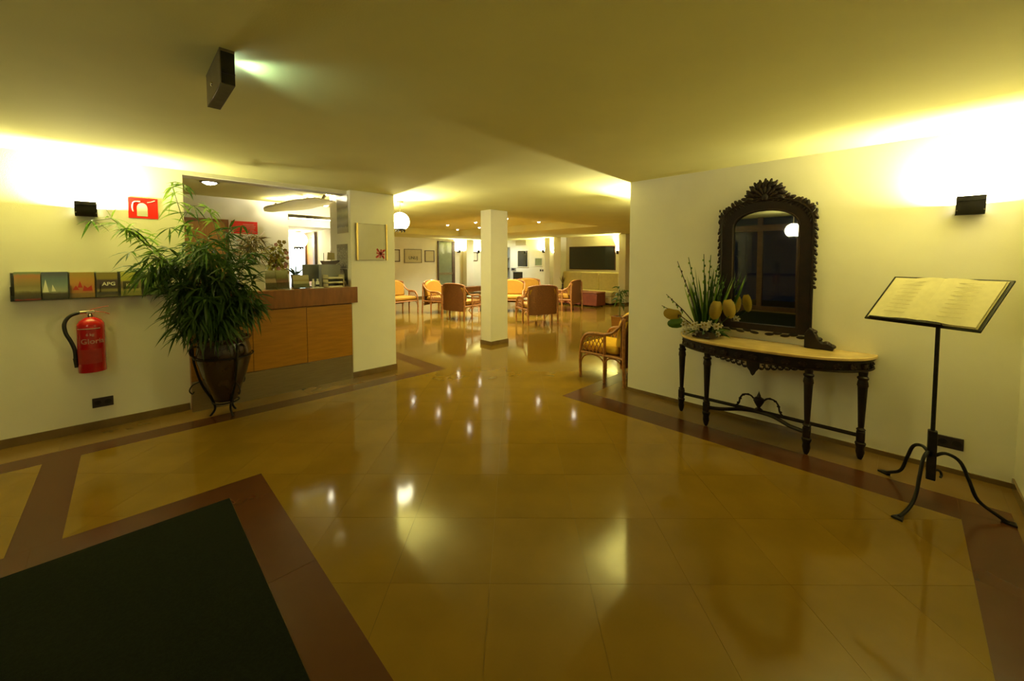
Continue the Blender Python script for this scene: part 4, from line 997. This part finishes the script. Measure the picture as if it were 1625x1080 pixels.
# sofa and stools under the window
t = thing('wall_sofa', 'long pale yellow sofa under the black window', 'sofa', (12.58, 8.35, 0), R(-90))
MB().box(-1.25, 1.25, -.78, 0, .06, .28).build('base', 'sofa_fabric', t, bevel=.02)
for k in range(3):
    x0 = -1.24 + k * .8267
    MB().box(x0, x0 + .82, -.80, -.20, .28, .46).build('seat_cushion', 'sofa_fabric', t, bevel=.04)
    MB().box(x0, x0 + .82, -.24, -.02, .44, 1.12).build('back_cushion', 'sofa_fabric', t, bevel=.05)
for x in (-1.2, 1.2): MB().box(x - .03, x + .03, -.74, -.68, 0, .06).build('foot', 'dark_wood', t)
for k, (y, lab) in enumerate(((8.72, 'dark red cube stool holding the dry grass vase'), (8.05, 'dark red cube stool in the middle of the row by the sofa'), (7.40, 'dark red cube stool at the plant end of the row by the sofa'))):
    t = thing('cube_stool', lab, 'stool', (11.2, y, 0), 0, 'red stools before the sofa')
    MB().box(-.27, .27, -.29, .29, .04, .44).build('body', 'stool_red', t, bevel=.02)
    MB().box(-.275, .275, -.295, .295, .44, .50).build('pad', mat('stool_pad', (.30, .10, .04), .5, var=.1), t, bevel=.02)
    for sx_ in (-.2, .2):
        for sy in (-.2, .2): MB().box(sx_ - .02, sx_ + .02, sy - .02, sy + .02, 0, .04).build('foot', 'dark_wood', t)
t = thing('dry_grass_vase', 'slim vase of dry grass on a red stool before the sofa', 'vase', (11.2, 8.72, .50))
MB().lathe([(0, 0), (.05, 0), (.055, .02), (.025, .10), (.03, .20), (.025, .20), (.02, .10), (0, .03)], seg=16).build('vase', 'stalk_purple', t)
g = MB(); random.seed(3)
for k in range(60):
    a = random.uniform(0, 6.28); r_ = random.uniform(0, .5); g.blade((0, 0, .18), (cos(a) * r_, sin(a) * r_, 1), random.uniform(.22, .36), .012, .05)
tag(g.build('grass', mat('dry_grass', (.20, .15, .05), .7, var=.2), t, recalc=False, angle=80), None, kind='stuff')
t = struct(thing('window_1', 'wide black night window in the far wall over the sofa', None, (12.6, 8.435, 1.22), R(-90)))
MB().box(-1.0, 1.0, -.012, -.002, 0, .83).build('pane', 'night_glass', t)
for q in ((-1.03, -1.0, 0, .83), (1.0, 1.03, 0, .83), (-1.03, 1.03, -.03, 0), (-1.03, 1.03, .83, .86)): MB().box(q[0], q[1], -.03, -.001, q[2], q[3]).build('frame', 'dark_wood', t)
random.seed(12)
bushy('floor_plant', 'leafy plant in a low wooden planter at the edge of the lobby wall', (8.25, 4.72, 0), .30, .24, 'oak', 60, (.11, .11, .30), .68, 'leaf', ln=(.10, .18), wd=(.03, .05), stems=5)

# far left wall
def framed(loc, rz, w_, h_, fm, inner, label, fw=.03):
    t = thing('framed_picture', label, 'picture', loc, rz)
    MB().box(-w_ / 2 + fw, w_ / 2 - fw, -.012, -.001, fw, h_ - fw).build('print', inner, t)
    for q in ((-w_ / 2, -w_ / 2 + fw, 0, h_), (w_ / 2 - fw, w_ / 2, 0, h_), (-w_ / 2 + fw, w_ / 2 - fw, 0, fw), (-w_ / 2 + fw, w_ / 2 - fw, h_ - fw, h_)):
        MB().box(q[0], q[1], -.025, -.001, q[2], q[3]).build('frame', fm, t)
    return t
framed((7.45, 14.0, 1.49), 0, .42, .48, 'dark_wood', 'paper', 'narrow dark framed white print nearest the reception pillar')
tp = framed((8.25, 14.0, 1.44), 0, .80, .56, 'bronze', 'mat_board', 'wide bronze framed picture with dark lettering on the far wall')
text('lettering', 'UNI.IJ', .17, 'print_dark', tp, (.0, -.014, .20), bold=.004)
framed((9.02, 14.0, 1.48), 0, .46, .48, 'dark_wood', 'mat_board', 'small dark framed picture beside the glass door')
framed((11.42, 14.0, 1.52), 0, .36, .40, 'dark_wood', 'paper', 'small framed print in the lit bay beyond the slim column')
t = struct(thing('door_5', 'tall dark framed frosted glass door in the far wall', None, (9.85, 14.0, 0)))
MB().box(-.40, .28, -.04, -.001, 0, 2.34).build('glass_leaf', 'frosted_glass', t)
MB().box(.28, .43, -.06, -.001, 0, 2.37).build('frame', 'dark_wood', t); MB().box(-.44, -.40, -.06, -.001, 0, 2.37).build('frame', 'dark_wood', t); MB().box(-.40, .28, -.06, -.001, 2.34, 2.37).build('frame', 'dark_wood', t)
MB().box(-.40, .28, -.06, -.04, .93, 1.03).build('push_bar', 'bronze', t); MB().tube([(.20, -.06, .98), (.20, -.10, .98), (.10, -.10, .98)], .012, 6).build('handle', 'chrome', t)
t = thing('low_bench', 'low reddish brown wooden bench under the glass door wall', 'bench', (10.6, 13.35, 0))
MB().box(-1.1, 1.1, -.25, .25, .36, .42).build('bench_top', 'oak_dark', t, bevel=.008)
MB().box(-1.05, 1.05, -.22, .22, .20, .36).build('apron', 'oak_dark', t)
for x in (-1.0, 1.0):
    for y in (-.19, .19): MB().box(x - .04, x + .04, y - .04, y + .04, 0, .2).build('leg', 'oak_dark', t)
random.seed(14)
bushy('vase_plant', 'tall leafy flower vase on the low bench beyond the column', (11.45, 13.3, .42), .16, .34, 'ceramic', 40, (.14, .12, .16), .52, 'leaf', ln=(.08, .14), wd=(.03, .05), sq=False)

# far right wall
t = thing('air_grille', 'flat beige air grille high on the far wall', 'vent', (12.6, 12.15, 2.21), R(-90))
MB().box(-.33, .33, -.02, -.001, 0, .22).build('frame', 'mat_board', t)
for k in range(8): MB().box(-.31, .31, -.026, -.02, .015 + k * .025, .027 + k * .025).build('slat', 'mat_board', t)
t = thing('display_cabinet', 'tall glass display cabinet with shelves against the far wall', 'cabinet', (12.58, 13.15, 0), R(-90))
MB().box(-.30, .30, -.28, 0, 0, .75).build('base', 'grey_plastic', t); MB().box(-.30, .30, -.02, 0, .75, 2.15).build('back', 'grey_plastic', t)
for z in (.75, 1.20, 1.65, 2.12): MB().box(-.29, .29, -.27, -.02, z, z + .02).build('shelf', 'grey_plastic', t)
for x in (-.30, .28): MB().box(x, x + .02, -.28, -.26, .75, 2.15).build('post', 'chrome', t)
MB().box(-.28, .28, -.275, -.270, .77, 2.12).build('glass_door', 'clear_glass', t)
t = struct(thing('window_2', 'small dark hatch window in the far wall', None, (12.6, 12.04, 1.27), R(-90)))
MB().box(-.30, .30, -.012, -.002, 0, .70).build('pane', 'night_glass', t)
for q in ((-.33, -.30, -.03, .73), (.30, .33, -.03, .73), (-.30, .30, -.03, 0), (-.30, .30, .70, .73)): MB().box(q[0], q[1], -.03, -.001, q[2], q[3]).build('frame', 'white_plastic', t)
framed((12.6, 11.10, 1.30), R(-90), .44, .36, 'white_plastic', 'frosted_glass', 'pale framed notice beside the pilaster on the far wall')
t = thing('switch_plate', 'pair of dark light switches below the framed notice', 'switch', (12.6, 10.93, 1.06), R(-90))
MB().box(-.12, .12, -.008, -.001, 0, .12).build('plate', 'white_plastic', t)
for x in (-.06, .06): MB().box(x - .035, x + .035, -.016, -.008, .02, .10).build('rocker', 'dark_plastic', t)
t = thing('key_panel', 'small dark key panel under the display wall', 'panel', (12.6, 12.62, 1.07), R(-90))
MB().box(-.14, .14, -.03, -.001, 0, .14).build('case', 'grey_plastic', t); MB().box(-.10, .10, -.034, -.03, .03, .11).build('face', 'dark_plastic', t)
t = thing('office_chair', 'black office chair with pale seat by the far wall hatch', 'chair', (11.9, 11.75, 0), R(-60))
MB().box(-.23, .23, -.23, .23, .44, .52).build('seat', 'paper', t, bevel=.03); MB().box(-.21, .21, .20, .26, .60, 1.05).build('backrest', 'rubber', t, bevel=.02)
MB().tube([(0, 0, .06), (0, 0, .44)], .03, 10).build('column', 'black_metal', t); MB().tube([(0, .1, .46), (0, .27, .50), (0, .26, .70)], .02, 8).build('back_bar', 'black_metal', t)
for k in range(5):
    a = k * 1.2566; MB().tube([(0, 0, .09), (.28 * cos(a), .28 * sin(a), .045)], [.022, .014], 8).build('leg', 'black_metal', t)
    MB().ell((.28 * cos(a), .28 * sin(a), .024), (.024, .024, .024), 8, 6).build('castor', 'rubber', t)
# tube lamp over the far bay (behind the column as seen from the entrance)
t = thing('ceiling_tube_lamp', 'white tube lamp on the ceiling of the far bay', 'lamp', (11.5, 12.55, CEIL))
MB().box(-.06, .06, -.40, .40, -.05, 0).build('housing', 'white_plastic', t); MB().tube([(0, -.38, -.07), (0, .38, -.07)], .018, 10).build('lamp_tube', 'tube_white', t)
lamp('tube_light', 'AREA', 45, (0, 0, -.10), t, (.95, 1.0, .80), .5)
# lamps of the entrance zone behind the viewer
globe((-1.9, 1.75, 2.02), .15, 'white glass globe pendant lamp over the entrance mat', CEIL - 2.02)
